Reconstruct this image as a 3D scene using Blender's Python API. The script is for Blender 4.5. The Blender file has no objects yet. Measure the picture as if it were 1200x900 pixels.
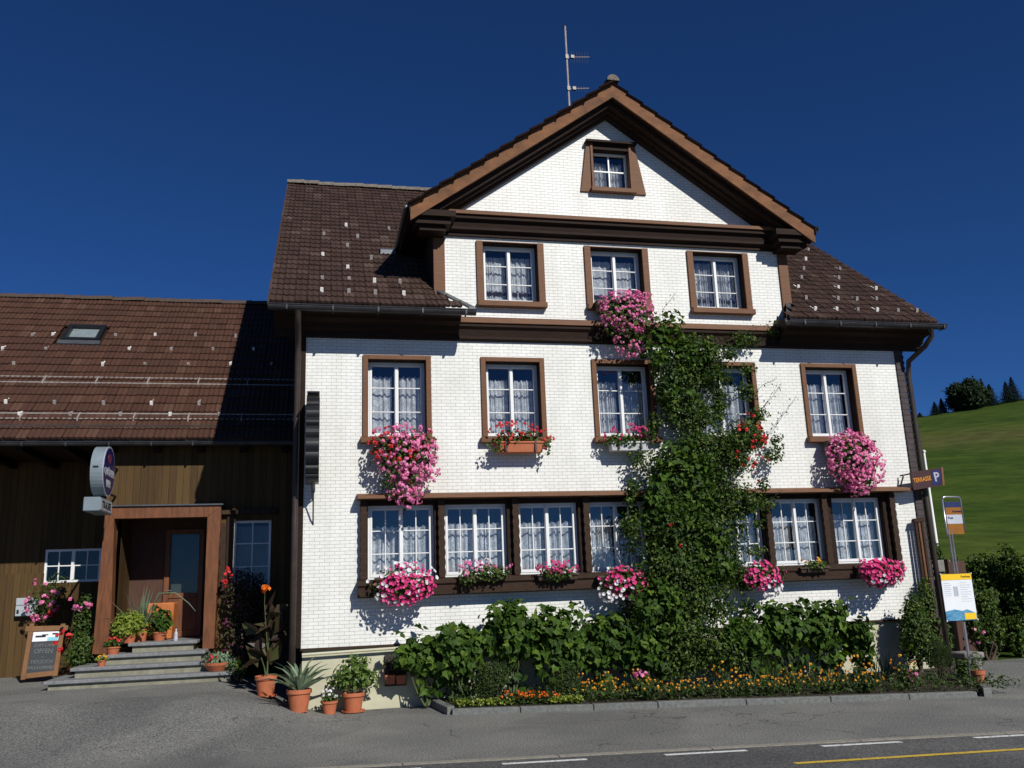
import bpy, math, random
import numpy as np
from mathutils import Vector, Matrix
from mathutils.geometry import tessellate_polygon

# ------------------------------------------------------------------ camera, sky, sun, exposure
scene = bpy.context.scene
col = scene.collection
F_PX, PITCH, ROLL, YAW = 1027.426, math.radians(12.9833), math.radians(-2.1217), math.radians(12.5753)
CAM = np.array([0.0, -15.0, 1.84])
_f0 = np.array([math.sin(YAW), math.cos(YAW), 0]); _r0 = np.array([math.cos(YAW), -math.sin(YAW), 0]); _u0 = np.array([0, 0, 1.0])
_fw = _f0 * math.cos(PITCH) + _u0 * math.sin(PITCH); _u1 = -_f0 * math.sin(PITCH) + _u0 * math.cos(PITCH)
_rt = _r0 * math.cos(ROLL) + _u1 * math.sin(ROLL); _up = -_r0 * math.sin(ROLL) + _u1 * math.cos(ROLL)
cd = bpy.data.cameras.new("camera"); cam = bpy.data.objects.new("camera", cd); col.objects.link(cam)
cd.sensor_width = 36; cd.lens = 36 * F_PX / 1200; cd.clip_start = 0.1; cd.clip_end = 4000
M4 = Matrix.Identity(4)
for i in range(3):
    M4[i][0], M4[i][1], M4[i][2], M4[i][3] = _rt[i], _up[i], -_fw[i], CAM[i]
cam.matrix_world = M4
scene.camera = cam

SUN_AZ, SUN_EL = math.radians(22.5), math.radians(36.2)
world = bpy.data.worlds.new("World"); scene.world = world; world.use_nodes = True
wn = world.node_tree; wn.nodes.clear()
sky = wn.nodes.new("ShaderNodeTexSky"); sky.sky_type = 'NISHITA'; sky.sun_disc = False
sky.sun_elevation = SUN_EL; sky.sun_rotation = math.pi - SUN_AZ
sky.altitude = 1800; sky.air_density = 0.75; sky.dust_density = 0.0; sky.ozone_density = 6.0
bg = wn.nodes.new("ShaderNodeBackground"); bg.inputs[1].default_value = 0.05
wo = wn.nodes.new("ShaderNodeOutputWorld")
tint = wn.nodes.new("ShaderNodeMix"); tint.data_type = 'RGBA'; tint.blend_type = 'MULTIPLY'; tint.inputs[0].default_value = 1
tint.inputs[7].default_value = (0.66, 0.94, 1.28, 1)
hsv = wn.nodes.new("ShaderNodeHueSaturation"); hsv.inputs["Saturation"].default_value = 1.10; hsv.inputs["Value"].default_value = 1.0
wn.links.new(sky.outputs[0], hsv.inputs["Color"]); wn.links.new(hsv.outputs[0], tint.inputs[6]); wn.links.new(tint.outputs[2], bg.inputs[0]); wn.links.new(bg.outputs[0], wo.inputs[0])
sd = bpy.data.lights.new("sun", 'SUN'); sd.energy = 4.6; sd.angle = math.radians(0.53); sd.color = (1, 0.965, 0.90)
sun = bpy.data.objects.new("sun", sd); col.objects.link(sun)
LIGHT = Vector((-math.sin(SUN_AZ) * math.cos(SUN_EL), math.cos(SUN_AZ) * math.cos(SUN_EL), -math.sin(SUN_EL)))
sun.rotation_euler = LIGHT.to_track_quat('-Z', 'Y').to_euler(); sun.location = (8, -20, 18)
vs = scene.view_settings; vs.view_transform = 'Standard'; vs.look = 'None'; vs.exposure = 0; vs.gamma = 1; vs.use_curve_mapping = False
scene.cycles.max_bounces = 8; scene.cycles.transparent_max_bounces = 12

def W(px, py, Y=0.0):                     # the point at depth Y seen at a place of the 1200x900 survey picture
    d = _fw + _rt * (px - 600) / F_PX - _up * (py - 450) / F_PX
    return Vector(CAM + d * ((Y - CAM[1]) / d[1]))
def WZ(px, py, Z=0.0):
    d = _fw + _rt * (px - 600) / F_PX - _up * (py - 450) / F_PX
    return Vector(CAM + d * ((Z - CAM[2]) / d[2]))
def WP(px, py, p0, n):
    d = _fw + _rt * (px - 600) / F_PX - _up * (py - 450) / F_PX
    n = np.array(n); return Vector(CAM + d * (((np.array(p0) - CAM) @ n) / (d @ n)))

# ------------------------------------------------------------------ materials
def mat(name):
    m = bpy.data.materials.new(name); m.use_nodes = True; t = m.node_tree
    return m, t, t.nodes["Principled BSDF"]
def N(t, kind, **kw):
    n = t.nodes.new(kind)
    for k, v in kw.items():
        if k.startswith("i_"): n.inputs[k[2:].replace("_", " ")].default_value = v
        else: setattr(n, k, v)
    return n
def ramp(t, stops):
    r = N(t, "ShaderNodeValToRGB"); e = r.color_ramp.elements
    while len(e) < len(stops): e.new(0.5)
    for el, (p, c) in zip(e, stops): el.position = p; el.color = (*c, 1)
    return r
def sep_pos(t, obj=False):
    if obj: s = N(t, "ShaderNodeTexCoord").outputs["Object"]
    else: s = N(t, "ShaderNodeNewGeometry").outputs["Position"]
    x = N(t, "ShaderNodeSeparateXYZ"); t.links.new(s, x.inputs[0]); return s, x
def math_n(t, op, a, b=None):
    m = N(t, "ShaderNodeMath", operation=op)
    for i, v in enumerate((a, b)):
        if v is None: continue
        if isinstance(v, (int, float)): m.inputs[i].default_value = v
        else: t.links.new(v, m.inputs[i])
    return m.outputs[0]
def mixc(t, fac, a, b, kind='MIX'):
    m = N(t, "ShaderNodeMix", data_type='RGBA', blend_type=kind)
    for s, v in ((m.inputs[0], fac), (m.inputs[6], a), (m.inputs[7], b)):
        if isinstance(v, (int, float)): s.default_value = v
        elif isinstance(v, tuple): s.default_value = (*v, 1)
        else: t.links.new(v, s)
    return m.outputs[2]

def simple(name, c1, c2=None, rough=0.6, scale=6, stretch=(1, 1, 1), bump=0.0, metal=0.0, spec=0.4):
    m, t, b = mat(name)
    c2 = c2 or tuple(x * 0.75 for x in c1)
    s, _ = sep_pos(t)
    mp = N(t, "ShaderNodeMapping"); mp.inputs["Scale"].default_value = stretch; t.links.new(s, mp.inputs[0])
    nz = N(t, "ShaderNodeTexNoise", i_Scale=scale, i_Detail=6, i_Roughness=0.65); t.links.new(mp.outputs[0], nz.inputs[0])
    r = ramp(t, [(0.3, c2), (0.7, c1)]); t.links.new(nz.outputs[0], r.inputs[0]); t.links.new(r.outputs[0], b.inputs["Base Color"])
    b.inputs["Roughness"].default_value = rough; b.inputs["Metallic"].default_value = metal
    b.inputs["Specular IOR Level"].default_value = spec
    if bump:
        bp = N(t, "ShaderNodeBump", i_Strength=bump, i_Distance=0.01); t.links.new(nz.outputs[0], bp.inputs["Height"]); t.links.new(bp.outputs[0], b.inputs["Normal"])
    return m

def island(name, stops, rough=0.5, trans=0.3, tcol=None, spec=0.3):       # foliage, petals, tiles: one tone per leaf
    m, t, b = mat(name)
    g = N(t, "ShaderNodeNewGeometry"); r = ramp(t, stops); t.links.new(g.outputs["Random Per Island"], r.inputs[0])
    t.links.new(r.outputs[0], b.inputs["Base Color"]); b.inputs["Roughness"].default_value = rough
    b.inputs["Specular IOR Level"].default_value = spec
    if trans:
        tr = N(t, "ShaderNodeBsdfTranslucent"); hs = N(t, "ShaderNodeHueSaturation"); hs.inputs["Value"].default_value = 1.3; hs.inputs["Saturation"].default_value = 1.15
        t.links.new(r.outputs[0], hs.inputs["Color"]); t.links.new(hs.outputs[0], tr.inputs[0])
        mx = N(t, "ShaderNodeMixShader"); mx.inputs[0].default_value = trans
        t.links.new(b.outputs[0], mx.inputs[1]); t.links.new(tr.outputs[0], mx.inputs[2])
        t.links.new(mx.outputs[0], t.nodes["Material Output"].inputs[0])
    return m

def shingle_material():
    m, t, b = mat("white_shingles")
    s, x = sep_pos(t)
    wob = N(t, "ShaderNodeTexNoise", i_Scale=1.3, i_Detail=2); t.links.new(s, wob.inputs[0])
    zz = math_n(t, 'ADD', x.outputs[2], math_n(t, 'MULTIPLY', wob.outputs[0], 0.02))
    u = math_n(t, 'ADD', x.outputs[0], x.outputs[1])
    cb = N(t, "ShaderNodeCombineXYZ"); t.links.new(u, cb.inputs[0]); t.links.new(zz, cb.inputs[1])
    br = N(t, "ShaderNodeTexBrick", offset=0.5, offset_frequency=2, squash=1.0)
    br.inputs["Scale"].default_value = 1; br.inputs["Brick Width"].default_value = 0.165; br.inputs["Row Height"].default_value = 0.0585
    br.inputs["Mortar Size"].default_value = 0.0036; br.inputs["Mortar Smooth"].default_value = 0.25; br.inputs["Bias"].default_value = -0.2
    br.inputs["Color1"].default_value = (0.80, 0.80, 0.765, 1); br.inputs["Color2"].default_value = (0.74, 0.745, 0.72, 1); br.inputs["Mortar"].default_value = (0.40, 0.41, 0.40, 1)
    t.links.new(cb.outputs[0], br.inputs[0])
    nz = N(t, "ShaderNodeTexNoise", i_Scale=0.8, i_Detail=8, i_Roughness=0.7)
    mp = N(t, "ShaderNodeMapping"); mp.inputs["Scale"].default_value = (1.6, 1.6, 0.5); t.links.new(s, mp.inputs[0]); t.links.new(mp.outputs[0], nz.inputs[0])
    r = ramp(t, [(0.3, (0.80, 0.795, 0.75)), (0.62, (1, 1, 1))]); t.links.new(nz.outputs[0], r.inputs[0])
    t.links.new(mixc(t, 1.0, br.outputs[0], r.outputs[0], 'MULTIPLY'), b.inputs["Base Color"])
    fr = math_n(t, 'FRACT', math_n(t, 'DIVIDE', zz, 0.0585))
    h = math_n(t, 'SUBTRACT', math_n(t, 'MULTIPLY', math_n(t, 'SUBTRACT', 1.0, fr), 0.6), math_n(t, 'MULTIPLY', br.outputs["Fac"], 0.7))
    bp = N(t, "ShaderNodeBump", i_Strength=0.35, i_Distance=0.008); t.links.new(h, bp.inputs["Height"]); t.links.new(bp.outputs[0], b.inputs["Normal"])
    b.inputs["Roughness"].default_value = 0.55
    return m

def planks(name, c1, c2, pitch=0.13, axis=0, gapc=(0.01, 0.008, 0.006), rough=0.7):
    m, t, b = mat(name)
    s, x = sep_pos(t)
    u = math_n(t, 'DIVIDE', math_n(t, 'ADD', x.outputs[0], x.outputs[1]) if axis == 0 else x.outputs[axis], pitch)
    fr = math_n(t, 'FRACT', u); fl = math_n(t, 'FLOOR', u)
    gap = math_n(t, 'MULTIPLY', math_n(t, 'LESS_THAN', fr, 0.06), 0.7)
    wn_ = N(t, "ShaderNodeTexWhiteNoise", noise_dimensions='1D'); t.links.new(fl, wn_.inputs["W"])
    mp = N(t, "ShaderNodeMapping"); mp.inputs["Scale"].default_value = (14, 14, 0.8) if axis == 0 else (0.8, 14, 14); t.links.new(s, mp.inputs[0])
    nz = N(t, "ShaderNodeTexNoise", i_Scale=1.5, i_Detail=6, i_Roughness=0.7); t.links.new(mp.outputs[0], nz.inputs[0])
    fac = math_n(t, 'ADD', math_n(t, 'MULTIPLY', nz.outputs[0], 0.7), math_n(t, 'MULTIPLY', wn_.outputs[0], 0.3))
    r = ramp(t, [(0.25, c2), (0.7, c1)]); t.links.new(fac, r.inputs[0])
    t.links.new(mixc(t, gap, r.outputs[0], gapc), b.inputs["Base Color"])
    bp = N(t, "ShaderNodeBump", i_Strength=0.6, i_Distance=0.01); t.links.new(math_n(t, 'SUBTRACT', math_n(t, 'MULTIPLY', nz.outputs[0], .3), gap), bp.inputs["Height"]); t.links.new(bp.outputs[0], b.inputs["Normal"])
    b.inputs["Roughness"].default_value = rough; b.inputs["Specular IOR Level"].default_value = 0.2
    return m

def asphalt(name, c, crack=True):
    m, t, b = mat(name)
    s, x = sep_pos(t)
    fine = N(t, "ShaderNodeTexNoise", i_Scale=42, i_Detail=4, i_Roughness=0.85); t.links.new(s, fine.inputs[0])
    big = N(t, "ShaderNodeTexNoise", i_Scale=0.55, i_Detail=7, i_Roughness=0.6); t.links.new(s, big.inputs[0])
    r1 = ramp(t, [(0.40, tuple(v * 0.42 for v in c)), (0.50, c), (0.62, tuple(min(1, v * 1.9) for v in c))]); t.links.new(fine.outputs[0], r1.inputs[0])
    r2 = ramp(t, [(0.3, (0.72, 0.72, 0.74)), (0.7, (1.12, 1.1, 1.08))]); t.links.new(big.outputs[0], r2.inputs[0])
    c_ = mixc(t, 1.0, r1.outputs[0], r2.outputs[0], 'MULTIPLY')
    pv = N(t, "ShaderNodeTexNoise", i_Scale=0.28, i_Detail=3, i_Distortion=.6); t.links.new(s, pv.inputs[0])
    pr = ramp(t, [(0.46, (0.84, 0.84, 0.85)), (0.50, (1, 1, 1)), (0.64, (1.0, 1.0, 1.0)), (0.66, (1.14, 1.13, 1.1))]); t.links.new(pv.outputs[0], pr.inputs[0])
    c_ = mixc(t, 1.0, c_, pr.outputs[0], 'MULTIPLY')
    if crack:
        wv = N(t, "ShaderNodeTexNoise", i_Scale=1.7, i_Detail=4); t.links.new(s, wv.inputs[0])
        mp = N(t, "ShaderNodeVectorMath", operation='ADD'); t.links.new(s, mp.inputs[0])
        sc = N(t, "ShaderNodeVectorMath", operation='SCALE'); sc.inputs["Scale"].default_value = 0.9; t.links.new(wv.outputs["Color"], sc.inputs[0]); t.links.new(sc.outputs[0], mp.inputs[1])
        vo = N(t, "ShaderNodeTexVoronoi", feature='DISTANCE_TO_EDGE', i_Scale=0.34); t.links.new(mp.outputs[0], vo.inputs[0])
        msk = N(t, "ShaderNodeTexNoise", i_Scale=0.4, i_Detail=2); t.links.new(s, msk.inputs[0])
        cr = math_n(t, 'MULTIPLY', math_n(t, 'LESS_THAN', vo.outputs[0], 0.0035), math_n(t, 'GREATER_THAN', msk.outputs[0], 0.48))
        c_ = mixc(t, math_n(t, 'MULTIPLY', cr, 0.55), c_, (0.02, 0.02, 0.02))
    t.links.new(c_, b.inputs["Base Color"]); b.inputs["Roughness"].default_value = 0.85; b.inputs["Specular IOR Level"].default_value = 0.25
    bp = N(t, "ShaderNodeBump", i_Strength=0.5, i_Distance=0.006); t.links.new(fine.outputs[0], bp.inputs["Height"]); t.links.new(bp.outputs[0], b.inputs["Normal"])
    return m

def glass_material(name="window_glass", base=.10):
    m, t, b = mat(name); t.nodes.remove(b)
    tr = N(t, "ShaderNodeBsdfTransparent"); tr.inputs[0].default_value = (0.84, 0.88, 0.90, 1)
    gl = N(t, "ShaderNodeBsdfGlossy"); gl.inputs["Roughness"].default_value = 0.01; gl.inputs[0].default_value = (0.9, 0.95, 1, 1)
    s, x = sep_pos(t); nz = N(t, "ShaderNodeTexNoise", i_Scale=1.4, i_Detail=1); t.links.new(s, nz.inputs[0])
    bp = N(t, "ShaderNodeBump", i_Strength=0.12, i_Distance=0.03); t.links.new(nz.outputs[0], bp.inputs["Height"]); t.links.new(bp.outputs[0], gl.inputs["Normal"])
    fr = N(t, "ShaderNodeLayerWeight"); fr.inputs[0].default_value = 0.5
    fac = math_n(t, 'ADD', math_n(t, 'MULTIPLY', math_n(t, 'POWER', fr.outputs["Facing"], 3.0), 0.6), base)
    mx = N(t, "ShaderNodeMixShader"); t.links.new(fac, mx.inputs[0]); t.links.new(tr.outputs[0], mx.inputs[1]); t.links.new(gl.outputs[0], mx.inputs[2])
    t.links.new(mx.outputs[0], t.nodes["Material Output"].inputs[0])
    return m

def lace_material():
    m, t, b = mat("lace_curtain")
    s, x = sep_pos(t)
    vo = N(t, "ShaderNodeTexVoronoi", i_Scale=38); t.links.new(s, vo.inputs[0])
    nz = N(t, "ShaderNodeTexNoise", i_Scale=9, i_Detail=3); t.links.new(s, nz.inputs[0])
    f = math_n(t, 'ADD', math_n(t, 'MULTIPLY', vo.outputs[0], 0.6), nz.outputs[0])
    r = ramp(t, [(0.55, (0.12,) * 3), (0.85, (0.5,) * 3)]); t.links.new(f, r.inputs[0])
    b.inputs["Base Color"].default_value = (0.82, 0.82, 0.84, 1); b.inputs["Roughness"].default_value = 0.9
    tp = N(t, "ShaderNodeBsdfTransparent"); mx = N(t, "ShaderNodeMixShader")
    t.links.new(r.outputs[0], mx.inputs[0]); t.links.new(b.outputs[0], mx.inputs[1]); t.links.new(tp.outputs[0], mx.inputs[2])
    t.links.new(mx.outputs[0], t.nodes["Material Output"].inputs[0])
    return m

def meadow_material():
    m, t, b = mat("meadow_grass")
    s, x = sep_pos(t)
    mp = N(t, "ShaderNodeMapping"); mp.inputs["Scale"].default_value = (0.35, 1, 2.2); t.links.new(s, mp.inputs[0])
    a = N(t, "ShaderNodeTexNoise", i_Scale=0.09, i_Detail=6, i_Roughness=0.6); t.links.new(mp.outputs[0], a.inputs[0])
    c = N(t, "ShaderNodeTexNoise", i_Scale=2.5, i_Detail=5, i_Roughness=0.8); t.links.new(s, c.inputs[0])
    f = math_n(t, 'ADD', math_n(t, 'MULTIPLY', a.outputs[0], 0.75), math_n(t, 'MULTIPLY', c.outputs[0], 0.25))
    r = ramp(t, [(0.35, (0.025, 0.052, 0.006)), (0.5, (0.038, 0.067, 0.008)), (0.62, (0.058, 0.084, 0.012))]); t.links.new(f, r.inputs[0])
    g2 = N(t, "ShaderNodeTexNoise", i_Scale=.55, i_Detail=6, i_Roughness=0.75); mp2 = N(t, "ShaderNodeMapping"); mp2.inputs["Scale"].default_value = (.5, .8, 3.0); t.links.new(s, mp2.inputs[0]); t.links.new(mp2.outputs[0], g2.inputs[0])
    gm = ramp(t, [(0.38, (0.70, 0.74, 0.7)), (0.62, (1.25, 1.2, 1.1))]); t.links.new(g2.outputs[0], gm.inputs[0])
    # a mown, drier strip lies across the slope
    d = math_n(t, 'SUBTRACT', math_n(t, 'ADD', x.outputs[2], math_n(t, 'MULTIPLY', a.outputs[0], 5.0)), 24.5)
    band = math_n(t, 'MAXIMUM', math_n(t, 'SUBTRACT', 1.0, math_n(t, 'MULTIPLY', math_n(t, 'ABSOLUTE', d), 0.22)), 0.0)
    t.links.new(mixc(t, 1.0, mixc(t, math_n(t, 'MULTIPLY', band, 0.8), r.outputs[0], (0.080, 0.078, 0.026)), gm.outputs[0], 'MULTIPLY'), b.inputs["Base Color"])
    b.inputs["Roughness"].default_value = 0.9; b.inputs["Specular IOR Level"].default_value = 0.1
    return m

M = {}
M['shingle'] = shingle_material()
M['trim'] = simple("painted_trim_brown", (0.165, 0.068, 0.024), (0.110, 0.044, 0.016), 0.65, 4, (1, 1, 6), 0.2)
M['trimlight'] = simple("weathered_light_brown_board", (0.215, 0.090, 0.034), (0.11, 0.046, 0.020), 0.6, 3.2, (1, 1, 2.5), 0.3)
M['bargewood'] = simple('weathered_bargeboard', (0.235, 0.100, 0.038), (0.09, 0.040, 0.018), 0.8, 2.6, (1, 1, 1.6), 0.3)
M['boardframe'] = simple('honey_brown_frame', (0.22, 0.105, 0.038), (0.15, 0.07, 0.025), 0.6, 5)
M['dark'] = simple("dark_brown_paint", (0.028, 0.015, 0.010), (0.016, 0.009, 0.006), 0.7, 5, (1, 1, 5), 0.2, spec=.15)
M['darkbeam'] = simple("weathered_dark_beam", (0.055, 0.031, 0.020), (0.024, 0.014, 0.009), 0.75, 6, (1, 4, 6), 0.4, spec=.2)
M['portal'] = simple("stained_portal_wood", (0.20, 0.072, 0.024), (0.085, 0.03, 0.012), 0.55, 3, (5, 5, 0.8), 0.3)
M['white'] = simple("white_window_paint", (0.80, 0.81, 0.80), (0.74, 0.75, 0.75), 0.35, 4)
M['plinth'] = simple("cream_plaster_plinth", (0.55, 0.53, 0.38), (0.42, 0.41, 0.30), 0.9, 2.2, (1, 1, 1.5), 0.4)
M['glass'] = glass_material(); M['glassdim'] = glass_material("dim_reflection_glass", .045); M['lace'] = lace_material()  # glassdim: same glass, sky reflection turned down for the shaded annex
M['room'] = simple("dark_room", (0.05, 0.045, 0.04), None, 0.9)
M['gutter'] = simple("dark_zinc_gutter", (0.075, 0.075, 0.078), (0.04, 0.04, 0.045), 0.45, 5, metal=0.5)
M['pipe'] = simple("brown_downpipe", (0.055, 0.040, 0.034), (0.035, 0.026, 0.022), 0.45, 5)
M['zinc'] = simple("zinc_flashing", (0.16, 0.17, 0.18), (0.10, 0.11, 0.12), 0.4, 5, metal=0.6)
M['guard'] = simple("galvanised_snow_guard", (0.36, 0.33, 0.31), (0.22, 0.20, 0.19), 0.55, 8)
M['guardb'] = simple("bright_snow_guard", (0.80, 0.78, 0.74), None, 0.5, 8)
M['tile'] = island("roof_tiles", [(0, (0.042, 0.024, 0.018)), (0.5, (0.052, 0.030, 0.023)), (0.9, (0.064, 0.037, 0.028)), (1, (0.09, 0.06, 0.048))], 0.7, 0, spec=0.25)
M['tileann'] = island("red_roof_tiles", [(0, (0.058, 0.027, 0.018)), (0.5, (0.066, 0.031, 0.020)), (0.9, (0.076, 0.036, 0.023)), (1, (0.095, 0.050, 0.034))], 0.7, 0, spec=0.25)
M['ridge'] = simple("lichened_ridge_tiles", (0.22, 0.20, 0.16), (0.09, 0.07, 0.06), 0.9, 14, bump=0.4)
M['boards'] = planks("olive_brown_boards", (0.105, 0.062, 0.021), (0.046, 0.026, 0.010), 0.13)
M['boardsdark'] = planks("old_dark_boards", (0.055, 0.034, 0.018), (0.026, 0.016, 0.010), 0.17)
M['stone'] = simple("grey_step_stone", (0.23, 0.235, 0.24), (0.13, 0.135, 0.14), 0.8, 16, bump=0.3)
M['riser'] = simple("mossy_concrete_riser", (0.28, 0.27, 0.20), (0.16, 0.155, 0.115), 0.9, 7, bump=0.3)
M['kerb'] = simple("granite_kerb_stone", (0.19, 0.20, 0.185), (0.10, 0.105, 0.10), 0.8, 22, bump=0.3)
M['asphalt'] = asphalt("forecourt_asphalt", (0.172, 0.174, 0.163))
M['road'] = asphalt("road_asphalt", (0.100, 0.102, 0.100), False)
M['edge'] = simple("concrete_edging", (0.30, 0.28, 0.23), (0.18, 0.17, 0.14), 0.85, 14, bump=0.3)
def worn_paint(name, c):
    m, t, b = mat(name); s, x = sep_pos(t)
    nz = N(t, "ShaderNodeTexNoise", i_Scale=28, i_Detail=5, i_Roughness=0.75); t.links.new(s, nz.inputs[0])
    r = ramp(t, [(0.36, (0.11, 0.11, 0.11)), (0.47, c)]); t.links.new(nz.outputs[0], r.inputs[0]); t.links.new(r.outputs[0], b.inputs["Base Color"])
    b.inputs["Roughness"].default_value = 0.7; return m
M['wline'] = worn_paint("white_road_paint", (0.72, 0.72, 0.70)); M['yline'] = worn_paint("yellow_road_paint", (0.62, 0.42, 0.03))
M['terra'] = simple("terracotta_clay", (0.50, 0.15, 0.065), (0.36, 0.11, 0.05), 0.7, 7, bump=0.1)
M['soil'] = simple("garden_soil", (0.05, 0.035, 0.022), (0.025, 0.018, 0.012), 0.95, 12, bump=0.8)
M['plastw'] = simple("white_planter_plastic", (0.62, 0.62, 0.60), None, 0.4)
M['boxbrown'] = simple("brown_planter_plastic", (0.08, 0.05, 0.035), None, 0.5)
M['steel'] = simple("brushed_steel", (0.45, 0.46, 0.47), (0.32, 0.33, 0.34), 0.3, 8, metal=0.8)
M['black'] = simple("black_iron", (0.016, 0.017, 0.02), (0.010, 0.010, 0.012), 0.4, 8)
M['slate'] = simple("chalkboard_slate", (0.045, 0.05, 0.055), (0.03, 0.034, 0.037), 0.7, 3)
M['chalk'] = simple("chalk_writing", (0.20, 0.21, 0.21), (0.10, 0.10, 0.10), 0.9, 30)
M['signgrey'] = simple("pale_blue_grey_sign_case", (0.22, 0.27, 0.30), (0.17, 0.21, 0.24), 0.35, 3)
M['signblue'] = simple("navy_sign_face", (0.018, 0.016, 0.10), (0.016, 0.014, 0.09), 0.3, 3)
M['signwhite'] = simple("white_sign_print", (0.42, 0.44, 0.50), None, 0.4, 3)
M['signbrown'] = simple("dark_maroon_sign_board", (0.055, 0.020, 0.018), None, 0.45, 3)
M['signorange'] = simple("orange_sign_print", (0.62, 0.25, 0.03), (0.5, 0.2, 0.03), 0.4, 3)
M['busyellow'] = simple("yellow_timetable_print", (0.86, 0.55, 0.02), (0.8, 0.5, 0.02), 0.35, 3)
M['buswhite'] = simple("white_timetable_paper", (0.78, 0.80, 0.82), (0.74, 0.77, 0.80), 0.3, 3)
M['busgrey'] = simple("pale_grey_print", (0.50, 0.54, 0.60), None, 0.4, 3)
M['busblue'] = simple("blue_lake_print", (0.16, 0.42, 0.58), (0.03, 0.12, 0.28), 0.3, 7, (1, 1, 4))
M['orange'] = simple("orange_planter_glaze", (0.60, 0.20, 0.06), (0.42, 0.13, 0.04), 0.5, 5)
M['bark'] = simple("grey_brown_bark", (0.10, 0.075, 0.05), (0.05, 0.038, 0.026), 0.9, 9, bump=0.6)
M['stem'] = simple("green_stems", (0.06, 0.10, 0.03), (0.05, 0.05, 0.02), 0.7, 9)
M['concrete'] = simple("old_concrete", (0.27, 0.26, 0.24), (0.17, 0.165, 0.15), 0.9, 8, bump=0.3)
M['redwood'] = simple("reddish_brown_panel", (0.085, 0.036, 0.022), (0.05, 0.022, 0.015), 0.7, 4, (6, 6, 1))
M['meadow'] = meadow_material()
G = lambda a, b, c: [(0, a), (0.5, b), (1, c)]
M['leafrose'] = island("climber_leaves", [(0, (0.018, 0.040, 0.007)), (0.5, (0.040, 0.082, 0.012)), (0.8, (0.075, 0.13, 0.017)), (1, (0.15, 0.21, 0.03))], 0.5, 0.3)
M['leafvine'] = island("vine_leaves", [(0, (0.026, 0.056, 0.008)), (0.5, (0.046, 0.096, 0.012)), (0.82, (0.075, 0.14, 0.017)), (1, (0.12, 0.19, 0.025))], 0.58, 0.32, spec=.2)
M['leafgeran'] = island("geranium_leaves", G((0.025, 0.050, 0.009), (0.05, 0.090, 0.014), (0.10, 0.15, 0.022)), 0.5, 0.25)
M['leaffine'] = island("fine_green_leaves", G((0.020, 0.040, 0.008), (0.034, 0.062, 0.012), (0.065, 0.10, 0.018)), 0.5, 0.25)
M['leafyellow'] = island("yellow_green_leaves", G((0.10, 0.16, 0.02), (0.19, 0.25, 0.03), (0.30, 0.34, 0.05)), 0.45, 0.3)
M['leafpot'] = island("glossy_pot_shrub_leaves", G((0.05, 0.10, 0.02), (0.10, 0.17, 0.03), (0.17, 0.24, 0.05)), 0.35, 0.3)
M['leafdark'] = island("purple_brown_leaves", G((0.035, 0.022, 0.016), (0.055, 0.035, 0.022), (0.07, 0.075, 0.02)), 0.45, 0.2)
M['agave'] = island("grey_green_agave", G((0.11, 0.17, 0.11), (0.15, 0.22, 0.14), (0.22, 0.27, 0.15)), 0.45, 0.1)
M['hill_tree'] = island("far_tree_leaves", G((0.008, 0.019, 0.007), (0.015, 0.032, 0.010), (0.028, 0.052, 0.015)), 0.7, 0.2)
M['hill_fir'] = island("far_fir_needles", G((0.006, 0.014, 0.007), (0.011, 0.024, 0.010), (0.02, 0.036, 0.014)), 0.8, 0.1)
M['pink'] = island("pink_petals", G((0.72, 0.13, 0.34), (0.80, 0.24, 0.46), (0.85, 0.38, 0.58)), 0.6, 0.25)
M['red'] = island("red_petals", G((0.50, 0.015, 0.02), (0.66, 0.035, 0.035), (0.75, 0.09, 0.08)), 0.6, 0.2)
M['mag'] = island("magenta_petals", G((0.55, 0.02, 0.16), (0.70, 0.06, 0.24), (0.78, 0.14, 0.34)), 0.6, 0.25)
M['whitep'] = island("white_petals", G((0.62, 0.60, 0.62), (0.78, 0.76, 0.78), (0.85, 0.84, 0.84)), 0.6, 0.25)
M['gold'] = island("golden_petals", G((0.80, 0.28, 0.01), (0.82, 0.42, 0.03), (0.85, 0.55, 0.10)), 0.6, 0.2)
M['orangep'] = island("orange_petals", G((0.70, 0.10, 0.01), (0.80, 0.17, 0.01), (0.82, 0.27, 0.03)), 0.6, 0.2)

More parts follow.
